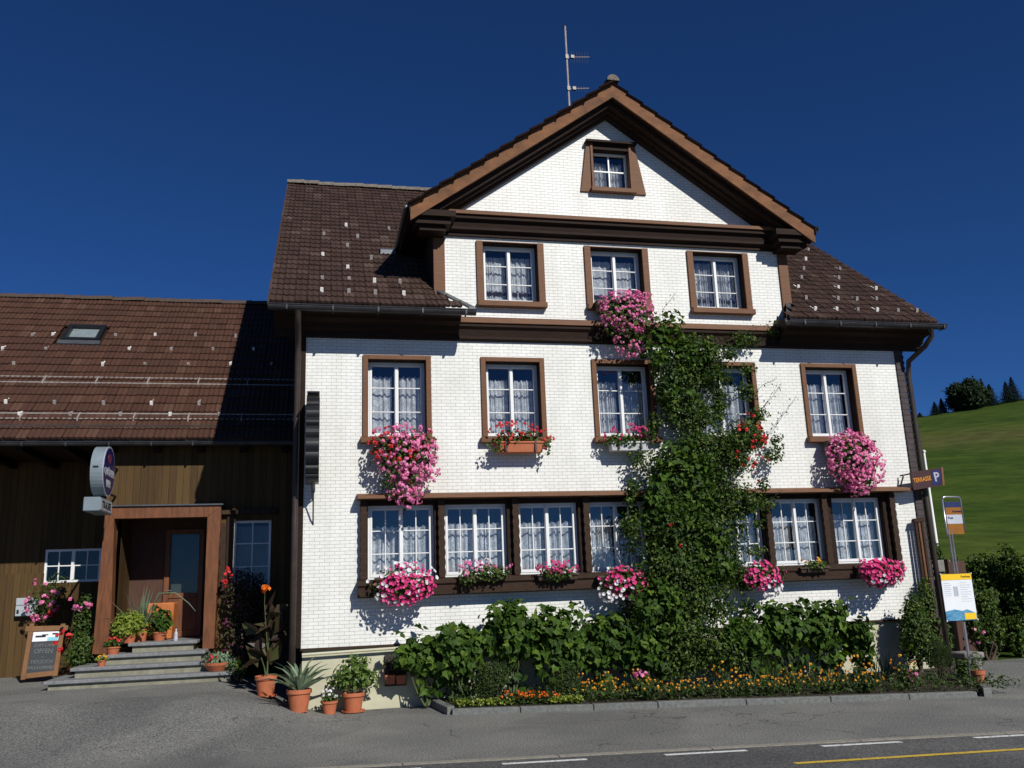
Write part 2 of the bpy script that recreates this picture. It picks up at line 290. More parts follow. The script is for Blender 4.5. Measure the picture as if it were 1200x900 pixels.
# ------------------------------------------------------------------ object helpers
def tag(o, label=None, cat=None, group=None, kind=None):
    if label: o['label'] = label
    if cat: o['category'] = cat
    if group: o['group'] = group
    if kind: o['kind'] = kind
    return o
def thing(name, label, cat, loc=(0, 0, 0), group=None, rz=0):
    o = bpy.data.objects.new(name, None); col.objects.link(o); o.location = loc; o.rotation_euler[2] = rz
    o.empty_display_size = 0.2
    return tag(o, label, cat, group)
def base_of(p):
    v = Vector((0, 0, 0))
    while p is not None: v += p.location; p = p.parent
    return v
class MB:
    def __init__(s): s.v = []; s.f = []
    def add(s, vs, fs):
        k = len(s.v); s.v += [tuple(v) for v in vs]; s.f += [tuple(i + k for i in f) for f in fs]; return s
    def hexa(s, p): return s.add(p, [(0, 3, 2, 1), (4, 5, 6, 7), (0, 1, 5, 4), (1, 2, 6, 5), (2, 3, 7, 6), (3, 0, 4, 7)])
    def box(s, x0, x1, y0, y1, z0, z1):
        return s.hexa([(x0, y0, z0), (x1, y0, z0), (x1, y1, z0), (x0, y1, z0), (x0, y0, z1), (x1, y0, z1), (x1, y1, z1), (x0, y1, z1)])
    def prism(s, pts, y0, y1):            # outline in X,Z pushed along Y
        n = len(pts); vs = [(x, y0, z) for x, z in pts] + [(x, y1, z) for x, z in pts]
        fs = [(i, (i + 1) % n, n + (i + 1) % n, n + i) for i in range(n)]
        tri = tessellate_polygon([[Vector((x, z, 0)) for x, z in pts]])
        return s.add(vs, fs + [tuple(t) for t in tri] + [tuple(n + i for i in t) for t in tri])
    def prismx(s, pts, x0, x1):           # outline in Y,Z pushed along X
        n = len(pts); vs = [(x0, y, z) for y, z in pts] + [(x1, y, z) for y, z in pts]
        fs = [(i, (i + 1) % n, n + (i + 1) % n, n + i) for i in range(n)]
        tri = tessellate_polygon([[Vector((y, z, 0)) for y, z in pts]])
        return s.add(vs, fs + [tuple(t) for t in tri] + [tuple(n + i for i in t) for t in tri])
    def tube(s, path, r, n=10, cap=True):
        path = [Vector(p) for p in path]; rs = r if isinstance(r, (list, tuple)) else [r] * len(path)
        vs = []; ref = Vector((0.13, 0.21, 0.97))
        for i, p in enumerate(path):
            d = (path[min(i + 1, len(path) - 1)] - path[max(i - 1, 0)]).normalized()
            a = d.cross(ref)
            if a.length < 0.05: a = d.cross(Vector((1, 0, 0)))
            a.normalize(); b = d.cross(a)
            vs += [p + (a * math.cos(t) + b * math.sin(t)) * rs[i] for t in [2 * math.pi * k / n for k in range(n)]]
        fs = [(i * n + k, i * n + (k + 1) % n, (i + 1) * n + (k + 1) % n, (i + 1) * n + k) for i in range(len(path) - 1) for k in range(n)]
        if cap: fs += [tuple(range(n)), tuple(range((len(path) - 1) * n, len(path) * n))]
        return s.add(vs, fs)
    def lathe(s, prof, c, n=20):
        vs = []; cx, cy, cz = c
        for r, z in prof: vs += [(cx + r * math.cos(2 * math.pi * k / n), cy + r * math.sin(2 * math.pi * k / n), cz + z) for k in range(n)]
        fs = [(i * n + k, i * n + (k + 1) % n, (i + 1) * n + (k + 1) % n, (i + 1) * n + k) for i in range(len(prof) - 1) for k in range(n)]
        return s.add(vs, fs + [tuple(range(n)), tuple(range((len(prof) - 1) * n, len(prof) * n))])
    def wall(s, outer, holes, y, depth=0.0):        # flat wall in X,Z with rectangular holes and their reveals
        loops = [[Vector((x, z, 0)) for x, z in outer]] + [[Vector((x, z, 0)) for x, z in h] for h in holes]
        flat = [p for l in loops for p in l]
        tri = tessellate_polygon(loops)
        s.add([(p.x, y, p.y) for p in flat], [tuple(t) for t in tri])
        if depth:
            for h in holes:
                n = len(h); s.add([(x, y, z) for x, z in h] + [(x, y + depth, z) for x, z in h], [(i, (i + 1) % n, n + (i + 1) % n, n + i) for i in range(n)])
        return s
    def build(s, name, m, parent=None, smooth=False, bevel=0, kind=None, label=None, fix=False):
        me = bpy.data.meshes.new(name); b0 = base_of(parent)
        me.from_pydata([(x - b0.x, y - b0.y, z - b0.z) for x, y, z in s.v], [], s.f); me.update()
        if fix:
            import bmesh
            bm = bmesh.new(); bm.from_mesh(me); bmesh.ops.recalc_face_normals(bm, faces=bm.faces); bm.to_mesh(me); bm.free()
        me.materials.append(M[m] if isinstance(m, str) else m)
        if smooth: me.polygons.foreach_set("use_smooth", [True] * len(me.polygons))
        o = bpy.data.objects.new(name, me); col.objects.link(o); o.parent = parent
        if bevel:
            bv = o.modifiers.new("bevel", 'BEVEL'); bv.width = bevel; bv.segments = 1; bv.limit_method = 'ANGLE'
        if kind: o['kind'] = kind
        if label: o['label'] = label
        return o
def copy_tree(o, parent=None):
    c = o.copy(); col.objects.link(c); c.parent = parent
    for ch in list(o.children): copy_tree(ch, c)
    return c
def rect(x0, x1, z0, z1): return [(x0, z0), (x1, z0), (x1, z1), (x0, z1)]
def text_mesh(body, size, m, parent, name, origin, xdir, ydir, align='CENTER', sx=1.0, off=0.0, bold=0.0):
    cu = bpy.data.curves.new(name, 'FONT'); cu.body = body; cu.size = size; cu.align_x = align; cu.align_y = 'CENTER'; cu.offset = bold
    cu.extrude = 0.002; cu.resolution_u = 3
    ob = bpy.data.objects.new(name + "_src", cu); col.objects.link(ob)
    bpy.context.view_layer.update()
    me = bpy.data.meshes.new_from_object(ob.evaluated_get(bpy.context.evaluated_depsgraph_get()))
    bpy.data.objects.remove(ob)
    X = Vector(xdir).normalized(); Yv = Vector(ydir).normalized(); Z = X.cross(Yv); b0 = base_of(parent)
    for v in me.vertices: v.co = Vector(origin) - b0 + X * v.co.x * sx + Yv * v.co.y + Z * (v.co.z + off)
    me.materials.clear(); me.materials.append(M[m])
    o = bpy.data.objects.new(name, me); col.objects.link(o); o.parent = parent
    return o

# ------------------------------------------------------------------ foliage helpers
SH = {  # outlines: list of (u across, v along, w lift), faces
 'oval': ([(0, 0, 0), (0.3, 0.45, 0.10), (0, 1, -0.08), (-0.3, 0.45, 0.10)], [(0, 1, 2), (0, 2, 3)]),
 'vine': ([(0, 0, 0), (0.42, -0.08, 0.10), (0.52, 0.38, 0.08), (0.24, 0.62, 0.05), (0, 1, -0.16), (-0.24, 0.62, 0.05), (-0.52, 0.38, 0.08), (-0.42, -0.08, 0.10)],
          [(0, 1, 2), (0, 2, 3), (0, 3, 4), (0, 4, 5), (0, 5, 6), (0, 6, 7)]),
 'round': ([(0, 0, 0), (0.42, 0.15, 0.1), (0.45, 0.6, 0.12), (0, 0.9, 0.02), (-0.45, 0.6, 0.12), (-0.42, 0.15, 0.1)], [(0, 1, 2), (0, 2, 3), (0, 3, 4), (0, 4, 5)]),
 'petal': ([(-0.5, -0.5, 0), (0.5, -0.5, 0), (0.5, 0.5, 0.12), (-0.5, 0.5, 0.12)], [(0, 1, 2, 3)]),
 'strap': ([(-.016, 0, 0), (.016, 0, 0), (.012, .6, .004), (0, 1, -.012), (-.012, .6, .004)], [(0, 1, 2, 3, 4)]),
 'blade': ([(-0.06, 0, 0), (0.06, 0, 0), (0.05, 0.6, 0.02), (0, 1, -0.12), (-0.05, 0.6, 0.02)], [(0, 1, 2, 3, 4)]),
}
def nrm(a): return a / np.maximum(np.linalg.norm(a, axis=1, keepdims=True), 1e-6)
def leaves(mb, rng, c, nor, size, shape='oval', droop=0.5, jitter=0.5, tdir=None):
    n = len(c); nor = nrm(nor + rng.normal(0, jitter, (n, 3)))
    t = rng.normal(0, 1, (n, 3)) if tdir is None else tdir + rng.normal(0, 0.35, (n, 3))
    t[:, 2] -= droop; t = t - nor * np.sum(t * nor, axis=1, keepdims=True); t = nrm(t); b = np.cross(nor, t)
    out, fc = SH[shape]; k = len(mb.v); m = len(out)
    P = np.stack([c + (b * u + t * v + nor * w) * size[:, None] for u, v, w in out], axis=1).reshape(-1, 3)
    mb.v += [tuple(p) for p in P.tolist()]
    mb.f += [tuple(k + i * m + j for j in f) for i in range(n) for f in fc]
def blob_points(rng, blobs, n, shell=0.55, gap=0.0):
    # blobs: (cx, cy, cz, rx, ry, rz[, weight])
    w = np.array([(b[3] * b[5] * (b[6] if len(b) > 6 else 1)) for b in blobs]); idx = rng.choice(len(blobs), n, p=w / w.sum())
    B = np.array([b[:6] for b in blobs])[idx]
    d = nrm(rng.normal(0, 1, (n, 3))); r = rng.uniform(shell, 1.0, (n, 1)) ** 0.8 * (1 + rng.normal(0, 0.07, (n, 1)))
    c = B[:, :3] + d * B[:, 3:6] * r
    if gap:
        q = np.sin(c[:, 0] * 9.1 + c[:, 2] * 3.3) * np.sin(c[:, 2] * 8.3 - c[:, 0] * 2.1) + np.sin(c[:, 0] * 21 + c[:, 2] * 17 + c[:, 1] * 13) * 0.6
        keep = q > -1.0 + gap; c, d = c[keep], d[keep]
    return c, d
def foliage(name, m, parent, blobs, n, size, shape='oval', seed=1, shell=0.5, gap=0.0, droop=0.5, sunward=0.5, label=None, ymax=None, jitter=0.45):
    rng = np.random.default_rng(seed); c, d = blob_points(rng, blobs, n, shell, gap)
    if ymax is not None: c[:, 1] = np.minimum(c[:, 1], ymax - rng.uniform(0, 0.06, len(c)))
    nor = d * 0.8 + np.array([0.1, -0.45, 0.5]) * sunward * 1.4
    mb = MB(); leaves(mb, rng, c, nor, size * rng.uniform(0.6, 1.3, len(c)), shape, droop, jitter)
    return mb.build(name, m, parent, label=label)
def flowers(name, m, parent, blobs, n, r=0.035, petals=7, psize=0.028, seed=5, shell=0.85, front=True, ymax=None, disc=False, label=None):
    rng = np.random.default_rng(seed); c, d = blob_points(rng, blobs, n * (2 if front else 1), shell)
    if front:
        keep = d[:, 1] < 0.25; c, d = c[keep][:n], d[keep][:n]
    if ymax is not None: c[:, 1] = np.minimum(c[:, 1], ymax - rng.uniform(0, 0.05, len(c)))
    k = len(c); mb = MB()
    if disc:                                            # petunia: five petals round a throat
        nor = nrm(d + np.array([0.15, -0.8, 0.35])); a = nrm(np.cross(nor, rng.normal(0, 1, (k, 3)))); b = np.cross(nor, a)
        s = psize * rng.uniform(0.8, 1.25, k)
        for i in range(k):
            base = len(mb.v); mb.v.append(tuple(c[i] - nor[i] * s[i] * 0.5))
            for j in range(10):
                rr = s[i] * (1.0 if j % 2 == 0 else 0.86); t = 2 * math.pi * j / 10
                mb.v.append(tuple(c[i] + (a[i] * math.cos(t) + b[i] * math.sin(t)) * rr))
            mb.f += [(base, base + 1 + j, base + 1 + (j + 1) % 10) for j in range(10)]
    else:
        pc = np.repeat(c, petals, axis=0); pd = nrm(np.repeat(d, petals, axis=0) + rng.normal(0, 0.75, (k * petals, 3)) + np.array([0, -0.2, 0.1]))
        cr = np.repeat(r * rng.uniform(0.7, 1.2, (k, 1)), petals, axis=0)
        leaves(mb, rng, pc + pd * cr, pd, psize * rng.uniform(0.7, 1.2, k * petals), 'petal', 0, 0.25)
    return mb.build(name, m, parent, label=label)
def stems(name, m, parent, base, tops, r=0.012, seed=3, wob=0.08):
    rnd = random.Random(seed); mb = MB()
    for tp in tops:
        p0 = Vector(base) + Vector((rnd.uniform(-.04, .04), rnd.uniform(-.04, .04), 0)); p1 = Vector(tp)
        pts = [p0.lerp(p1, q) + Vector((rnd.uniform(-wob, wob), rnd.uniform(-wob, wob), 0)) * math.sin(q * 3.14) for q in (0, .3, .6, .85, 1)]
        mb.tube(pts, [r, r * .85, r * .65, r * .45, r * .25], 6)
    return mb.build(name, m, parent, smooth=True)

# ------------------------------------------------------------------ ground, road, hill
def S_(t): t = max(0.0, min(1.0, t)); return t * t * (3 - 2 * t)
def rise(x, y): return 0.43 * S_((0.35 - x) / 2.1) * S_((y + 3.6) / 3.3)
def hillz(x, y):
    t = max(0.0, y - 14) / 126.0
    crest = 17.2 + 0.131 * max(-60, min(x, 260))
    k = S_(min(1, t * 0.98)) * 0.45 + min(1, t) * 0.55
    h = crest * k
    if y > 150: h -= (y - 150) ** 1.3 * 0.05
    h += 0.5 * math.sin(x * 0.045 + 1) * min(1, t) + 0.25 * math.sin(x * 0.13 + y * 0.05) * min(1, t)
    return max(h, -30)
def axis(lo, hi, near0, near1, fine, coarse):
    a = []; v = near0
    while v > lo: a.append(v); v -= fine + (near0 - v) * 0.16
    a.append(lo); a = a[::-1]; v = near0 + fine
    while v < near1: a.append(v); v += fine
    while v < hi: a.append(v); v += fine + (v - near1) * coarse
    a.append(hi); return a
def sheet(xs, ys, zf, keep=None):
    mb = MB(); nx = len(xs); mb.v = [(x, y, zf(x, y)) for y in ys for x in xs]
    for j in range(len(ys) - 1):
        for i in range(nx - 1):
            if keep is None or keep((xs[i] + xs[i + 1]) / 2, (ys[j] + ys[j + 1]) / 2):
                mb.f.append((j * nx + i, j * nx + i + 1, (j + 1) * nx + i + 1, (j + 1) * nx + i))
    return mb
xs = axis(-900, 1200, -10, 18, 0.5, 0.08); ys = axis(-300, 1500, -8, 12, 0.5, 0.05)
sheet(xs, ys, lambda x, y: rise(x, y) + hillz(x, y) - 0.03 + (0.0 if y < 500 else 0)).build("meadow_ground", 'meadow', smooth=True, kind='structure')
fx = [(-40 + 0.4 * i) for i in range(201)]; fy = [(-12 + 0.2 * i) for i in range(110)]
sheet(fx, fy, lambda x, y: rise(x, y), lambda x, y: (x < 11.4 and y < 9.4) or y < 1.3 + 0.05 * (x - 11)).build("forecourt", 'asphalt', smooth=True, kind='structure')
def edge_y(x): return -4.85 - 0.143 * (x - 1.16)
def strip(x0, x1, yf, w, z, name, m, h=0.0, n=1):
    mb = MB()
    for i in range(n):
        a = x0 + (x1 - x0) * i / n; b = x0 + (x1 - x0) * (i + 1) / n - (0.012 if n > 1 else 0)
        if h: mb.hexa([(a, yf(a) - w / 2, z), (b, yf(b) - w / 2, z), (b, yf(b) + w / 2, z), (a, yf(a) + w / 2, z), (a, yf(a) - w / 2, z + h), (b, yf(b) - w / 2, z + h), (b, yf(b) + w / 2, z + h), (a, yf(a) + w / 2, z + h)])
        else: mb.add([(a, yf(a) - w / 2, z), (b, yf(b) - w / 2, z), (b, yf(b) + w / 2, z), (a, yf(a) + w / 2, z)], [(0, 1, 2, 3)])
    return mb.build(name, m, kind='structure')
MB().add([(-60, edge_y(-60), 0.008), (90, edge_y(90), 0.008), (90, -70, 0.008), (-60, -70, 0.008)], [(0, 1, 2, 3)]).build("road", 'road', kind='structure')
strip(-24.3, 36.2, edge_y, 0.11, -0.02, "road_edging", 'edge', 0.038, 36)
dash_y = lambda x: -5.23 - 0.127 * (x - 1.92)
for i in range(-3, 12):
    a = 1.92 + 1.745 * i
    strip(a, a + 0.9, dash_y, 0.085, 0.012, "dashed_line_marking", 'wline')
strip(4.68, 40, lambda x: -6.38 - 0.102 * (x - 4.68), 0.085, 0.012, "yellow_line_marking", 'yline')
# flower bed with its granite kerb
KL, KR = (1.97, -1.18), (9.60, -3.08)
kf = lambda x: KL[1] + (KR[1] - KL[1]) * (x - KL[0]) / (KR[0] - KL[0])
kb = thing("kerb", "long low granite kerb along the front of the flower bed", "kerb", (KL[0], KL[1], 0))
rk = random.Random(4); xa = KL[0]
while xa < KR[0] - 0.1:
    xb = min(KR[0], xa + rk.uniform(0.9, 1.3)); q = xb - 0.012; dz = rk.uniform(-.006, .006); hh = 0.085 + dz
    MB().hexa([(xa, kf(xa) - .07, -.05), (q, kf(q) - .07, -.05), (q, kf(q) + .07, -.05), (xa, kf(xa) + .07, -.05), (xa, kf(xa) - .06, hh), (q, kf(q) - .06, hh), (q, kf(q) + .07, hh), (xa, kf(xa) + .07, hh)]).build("kerb_stone", 'kerb', kb, bevel=0.008)
    xa = xb
MB().hexa([(9.61, -3.11, -.05), (9.75, -3.11, -.05), (10.75, -1.6, -.05), (10.61, -1.6, -.05), (9.61, -3.11, .12), (9.75, -3.11, .12), (10.75, -1.6, .12), (10.61, -1.6, .12)]).build("kerb_stone", 'kerb', kb, bevel=0.008)
MB().hexa([(1.9, -1.2, -.05), (2.03, -1.1, -.05), (1.9, -.01, -.05), (1.77, -.01, -.05), (1.9, -1.2, .11), (2.03, -1.1, .11), (1.9, -.01, .11), (1.77, -.01, .11)]).build("kerb_stone", 'kerb', kb, bevel=0.008)
MB().add([(1.9, -.01, .085), (2.0, -1.12, .085), (9.6, -3.02, .085), (10.65, -1.5, .085), (12.2, .6, .085), (11.3, 1.5, .085), (11.3, -.01, .085)], [tuple(range(7))]).build("bed_soil", 'soil', kind='structure')

# ------------------------------------------------------------------ roofs
def tiles(mb, O, U, V, nu, nv, w, h, seed, keep=None, amp=0.024, lift=0.03):
    O, U, V = Vector(O), Vector(U), Vector(V); Nn = U.cross(V).normalized(); rnd = random.Random(seed)
    prof = [(0, 1.0), (.17, .15), (.34, .25), (.5, .8), (.67, .2), (.85, .1), (1.0, .95)]; n = len(prof)
    for j in range(nv):
        for i in range(nu):
            c = O + U * ((i + .5) * w) + V * ((j + .5) * h)
            if keep and not keep(c): continue
            du, dv, dn = rnd.uniform(-.004, .004), rnd.uniform(-.009, .009), rnd.uniform(-.004, .006)
            tw = rnd.uniform(-.006, .006)
            vs = []
            for vv, base in ((0, -0.012), (0, lift), (1.06, 0.004)):
                for u, a in prof:
                    hgt = base + dn + (a * amp if not (vv == 0 and base < 0) else a * amp * .8) + tw * (u - .5)
                    vs.append(O + U * (i * w + u * w * .995 + du) + V * (j * h + vv * h + dv) + Nn * hgt)
            fs = [(k, k + 1, n + k + 1, n + k) for k in range(n - 1)] + [(n + k, n + k + 1, 2 * n + k + 1, 2 * n + k) for k in range(n - 1)]
            mb.add(vs, fs)
    return mb
def ridge_caps(mb, p0, p1, r, L, seed):
    p0, p1 = Vector(p0), Vector(p1); d = (p1 - p0); n = max(1, round(d.length / L)); d.normalize(); L = (p1 - p0).length / n
    side = d.cross(Vector((0, 0, 1))).normalized(); up = side.cross(d); rnd = random.Random(seed)
    for i in range(n):
        a = p0 + d * (i * L - .02); b = p0 + d * (i * L + L + .03); j = rnd.uniform(-.01, .01); vs = []
        for q, rr in ((a, r * .92), (b, r * 1.08)):
            vs += [q + side * (math.cos(t) * rr) + up * (math.sin(t) * rr + j) for t in [math.pi * k / 8 for k in range(9)]]
        fs = [(k, k + 1, 10 + k, 9 + k) for k in range(8)] + [tuple(range(9)), tuple(range(9, 18))]
        mb.add(vs, fs)
    return mb

# ================================================================== THE INN
H = thing("main_house", "three storey inn with white shingled gable front and brown window surrounds", "house", (-0.27, 0, 0))
XL, XR = -0.27, 11.22
EY, EZ, RY, RZ = -0.58, 6.60, 5.9, 11.83
SLV = Vector((0, RY - EY, RZ - EZ)).normalized(); SLL = math.hypot(RY - EY, RZ - EZ)
UP = [(558.3, 637.7, 278, 356.7, 'S'), (685.5, 760.5, 284, 361, 'S'), (806.5, 878, 291, 363.5, 'S'),
      (425, 505.4, 416.5, 512, 'F'), (564, 639, 419.4, 513, 'F'), (695, 768, 422.7, 513.5, 'F'), (812, 888, 425, 513.5, 'F'), (942, 1007, 428.5, 514, 'F')]
wins = []
for x0, x1, y0, y1, k in UP:
    ym = (y0 + y1) / 2
    a, b = W(x0, ym).x, W(x1, ym).x; t, s = W((x0 + x1) / 2, y0).z, W((x0 + x1) / 2, y1).z
    if k == 'S': t, s = 8.16, 6.93
    else: t, s = 5.87, 4.42
    cw = .125 if k == 'S' else .09; wins.append((a + cw, b - cw, s, t - .08, k))
PX = [(431, 509), (520.5, 594.5), (607, 678.5), (690, 759), (772, 828), (838, 896), (905, 968), (978.5, 1038)]
gw = [(W(a, 632).x, W(b, 628).x, 2.02, 3.25, 'G') for a, b in PX]
pw = (5.12, 5.86, 9.30, 10.12, 'P')
def wrect(w): return rect(w[0], w[1], w[2], w[3])
wl = MB()
wl.wall(rect(XL, XR, 0.98, 6.30), [wrect(w) for w in wins if w[4] == 'F'] + [wrect(w) for w in gw], 0.0)
wl.wall([(1.96, 6.34), (9.06, 6.34), (9.06, 8.52), (5.42, 11.02), (1.96, 8.52)], [wrect(w) for w in wins if w[4] == 'S'] + [wrect(pw)], 0.004)
wl.build("wall", 'shingle', H)
bk = MB()
bk.add([(XL, 0, .9), (XL, 11.8, .9), (XL, 11.8, 6.7), (XL, 5.9, 11.6), (XL, 0, 6.5)], [(0, 1, 2, 3, 4)])
bk.add([(XR, 0, .9), (XR, 11.8, .9), (XR, 11.8, 6.7), (XR, 5.9, 11.6), (XR, 0, 6.5)], [(0, 1, 2, 3, 4)])
bk.add([(XL, 11.8, .0), (XR, 11.8, .0), (XR, 11.8, 6.7), (XL, 11.8, 6.7)], [(0, 1, 2, 3)])
bk.build("side_wall", 'boardsdark', H)
MB().box(XL + .05, XR - .05, 1.25, 1.3, 0.5, 6.6).box(2.0, 9.0, 1.25, 1.3, 6.6, 9.0).box(4.4, 6.4, 1.25, 1.3, 9.0, 10.3).build("inner_wall", 'room', H)
# plinth, slightly behind the shingles, a ledge on top
pl = MB(); pl.box(XL + .02, XR - .02, .03, 11.7, -.3, .97)
pl.build("plinth", 'plinth', H)
MB().box(XL - .01, XR, -.035, .02, .955, .99).build("drip_board", 'darkbeam', H)
MB().tube([(XL + .02, -.07, .90), (1.3, -.07, .93), (4.0, -.07, .955)], .022, 8).build("water_pipe", 'plinth', H, smooth=True)

# windows
def window(w, parent, k):
    x0, x1, z0, z1 = w[:4]; st = w[4]; yf = {'G': .12, 'P': .12}.get(st, .19)
    fr = MB(); t = .042 if st != 'P' else .035
    fr.box(x0, x0 + t, yf - .02, yf + .05, z0, z1).box(x1 - t, x1, yf - .02, yf + .05, z0, z1).box(x0 + t, x1 - t, yf - .02, yf + .05, z1 - t, z1).box(x0 + t, x1 - t, yf - .02, yf + .05, z0, z0 + t)
    xm = (x0 + x1) / 2; zin0, zin1 = z0 + t, z1 - t
    if st != 'P':
        s = .036
        for a, b in ((x0 + t, xm), (xm, x1 - t)):
            fr.box(a, a + s, yf - .03, yf + .03, zin0, zin1).box(b - s, b, yf - .03, yf + .03, zin0, zin1)
            fr.box(a + s, b - s, yf - .03, yf + .03, zin1 - s, zin1).box(a + s, b - s, yf - .03, yf + .03, zin0, zin0 + s + .015)
            hh = zin1 - zin0
            for q in (1 / 3, 2 / 3): fr.box(a + s, b - s, yf - .015, yf + .015, zin0 + hh * q - .009, zin0 + hh * q + .009)
            if st == 'G': c = (a + b) / 2; fr.box(c - .009, c + .009, yf - .018, yf + .012, zin0 + s, zin1 - s)
        fr.box(xm - .026, xm + .026, yf - .05, yf - .03, zin0, zin1)
    else:
        c = .014; zm = (z0 + z1) / 2 + .02
        fr.box(xm - c, xm + c, yf - .01, yf + .02, zin0, zin1).box(x0 + t, x1 - t, yf - .012, yf + .018, zm - c, zm + c)
    o = fr.build("window", 'white', parent, bevel=.003)
    MB().add([(x0 + t, yf + .004, z0 + t), (x1 - t, yf + .004, z0 + t), (x1 - t, yf + .004, z1 - t), (x0 + t, yf + .004, z1 - t)], [(0, 1, 2, 3)]).build("pane", 'glass', o)
    # surround
    cs = MB(); e = -.038
    if st in 'FS':
        top = z1 + (.08 if st == 'F' else .02); cw = .125 if st == 'S' else .09
        cs.box(x0 - cw, x0, e, .06, z0, top).box(x1, x1 + cw, e, .06, z0, top)
        if st == 'F': cs.box(x0, x1, e, .06, z1, top)
        else: cs.box(x0, x1, e + .01, .06, z1, top)
        c_ = cs.build("casing", 'trim', o, bevel=.005)
        MB().box(x0 + .001, x0 + .007, .06, yf + .05, z0, z1).box(x1 - .007, x1 - .001, .0, yf + .05, z0, z1).box(x0 + .008, x1 - .008, .0, yf + .05, z1 - .007, z1 - .001).build("reveal", 'dark', o)
        MB().box(x0 - .13, x1 + .13, -.13, .0, z0 - .12, z0 - .015).box(x0, x1, -.0, yf - .02, z0 - .02, z0 - .004).build("sill", 'trim', o, bevel=.008)
    elif st == 'P':
        cs.hexa([(4.84, -.03, 9.22), (x0 - .05, -.03, 9.22), (x0 - .05, .003, 9.22), (4.84, .003, 9.22), (5.0, -.05, 10.24), (x0 - .05, -.05, 10.24), (x0 - .05, .003, 10.24), (5.0, .003, 10.24)])
        cs.hexa([(x1 + .05, -.03, 9.22), (6.18, -.03, 9.22), (6.18, .003, 9.22), (x1 + .05, .003, 9.22), (x1 + .05, -.05, 10.24), (6.0, -.05, 10.24), (6.0, .003, 10.24), (x1 + .05, .003, 10.24)])
        cs.box(x0 - .05, x0, -.07, .12, 9.27, 10.24).box(x1, x1 + .05, -.07, .12, 9.27, 10.24)
        k8 = 8; quads = [cs.v[i:i + k8] for i in range(0, len(cs.v), k8)]
        for a_, b_ in ((0, 2), (1, 3)):
            MB().hexa(quads[a_]).hexa(quads[b_]).build("casing", 'trim', o, bevel=.004)
        MB().box(4.98, 6.02, -.14, .0, 10.24, 10.29).box(x0, x1, -.05, .12, z1, 10.235).build("cap_board", 'dark', o, bevel=.004)
        MB().box(x0 - .08, x1 + .1, -.12, .0, z0 - .09, z0).box(x0, x1, 0, .1, z0 - .02, z0 - .004).build("sill", 'trim', o, bevel=.006)
    # curtain with folds
    rnd = random.Random(k * 7 + 1); vz = rnd.uniform(-.03, .05); zt = {'F': z1 - .26, 'G': z1 - .30, 'S': z1 - .14, 'P': z1 - .10}[st] + vz; yc = yf + .13
    cm = MB(); n = 60; ph = rnd.uniform(0, 6); fr_ = rnd.uniform(3.6, 8.0); gap_ = rnd.choice([0, 0, .02, .05]); amp_ = rnd.uniform(.012, .03); xa, xb = x0 + t + .02, x1 - t - .02
    for half, (a, b) in enumerate(((xa, xm - .02 - gap_), (xm + .02 + gap_, xb))):
        vs = []
        for i in range(n + 1):
            u = i / n; x = a + (b - a) * u
            uu = u + .05 * math.sin(u * 9 + ph * 2 + half * 1.7); y = yc + amp_ * math.sin(uu * fr_ * 6.28 + ph + half) + .010 * math.sin(u * 23 + ph * 3)
            sc = .035 * abs(math.sin(u * fr_ * 3.14 + ph)) if st != 'S' else .01
            vs += [(x, y, z0 + .05), (x, y + .006, (z0 + zt) / 2), (x, y, zt - sc)]
        cm.add(vs, [f for i in range(n) for f in ((3 * i, 3 * i + 3, 3 * i + 4, 3 * i + 1), (3 * i + 1, 3 * i + 4, 3 * i + 5, 3 * i + 2))])
    cm.build("curtain", 'lace', o, smooth=True)
    return o
for k, w in enumerate(wins + gw + [pw]): window(w, H, k)

# ground floor window band
bd = MB(); zs0, zs1 = 2.0, 3.33; edges = [0.66] + [v for w in gw for v in (w[0], w[1])] + [10.66]
for a, b in zip(edges[::2], edges[1::2]): bd.box(a, b, -.03, .10, zs0, zs1)
for w in gw: bd.box(w[0], w[1], -.03, .10, w[3], zs1)
bd.build("window_band", 'dark', H)
MB().hexa([(.60, -.27, 3.335), (10.98, -.27, 3.335), (10.98, 0, 3.335), (.60, 0, 3.335), (.60, -.26, 3.395), (10.98, -.26, 3.395), (10.98, 0, 3.45), (.60, 0, 3.45)]).build("weather_board", 'trim', H, bevel=.006)
MB().prismx([(0, 1.74), (-.25, 1.755), (-.26, 1.90), (-.29, 1.93), (-.29, 2.01), (0, 2.03)], .62, 10.62).build("sill_board", 'darkbeam', H, bevel=.004)
for px in (425.8, 516.8, 603.8, 686.8, 765.5, 833, 900.5, 967, 1047):
    xc = W(px, 632).x; n = 40; L = []; R_ = []
    for i in range(n + 1):
        z = 2.03 + 1.30 * i / n; a = .045 + .014 * abs(math.sin(i / n * math.pi * 8))
        L.append((xc - a, z)); R_.append((xc + a, z))
    MB().prism(L + R_[::-1], -.12, -.03).build("carved_post", 'darkbeam', H)

# cornices
prof = [(0, 6.16), (-.07, 6.17), (-.09, 6.27), (-.17, 6.30), (-.20, 6.38), (-.38, 6.41), (-.42, 6.47), (-.50, 6.49), (-.52, 6.60), (.05, 6.75)]
for a, b in ((-.80, 2.38), (8.66, 11.80)): MB().prismx(prof, a, b).build("eaves_cornice", 'dark', H)
MB().prismx([(0.0, 6.60), (-.15, 6.575), (-.16, 6.47), (0, 6.465)], 2.39, 8.65).build("band_board", 'trim', H, bevel=.005)
MB().prismx([(0.0, 6.46), (-.13, 6.46), (-.13, 6.41), (-.08, 6.36), (-.06, 6.25), (-.08, 6.235), (-.08, 6.19), (-.02, 6.16), (0, 6.16)], 2.39, 8.65).build("band_moulding", 'dark', H)
MB().prismx([(0.003, 8.665), (-.24, 8.60), (-.24, 8.53), (0, 8.53)], 1.75, 9.20).build("pediment_board", 'trim', H, bevel=.004)
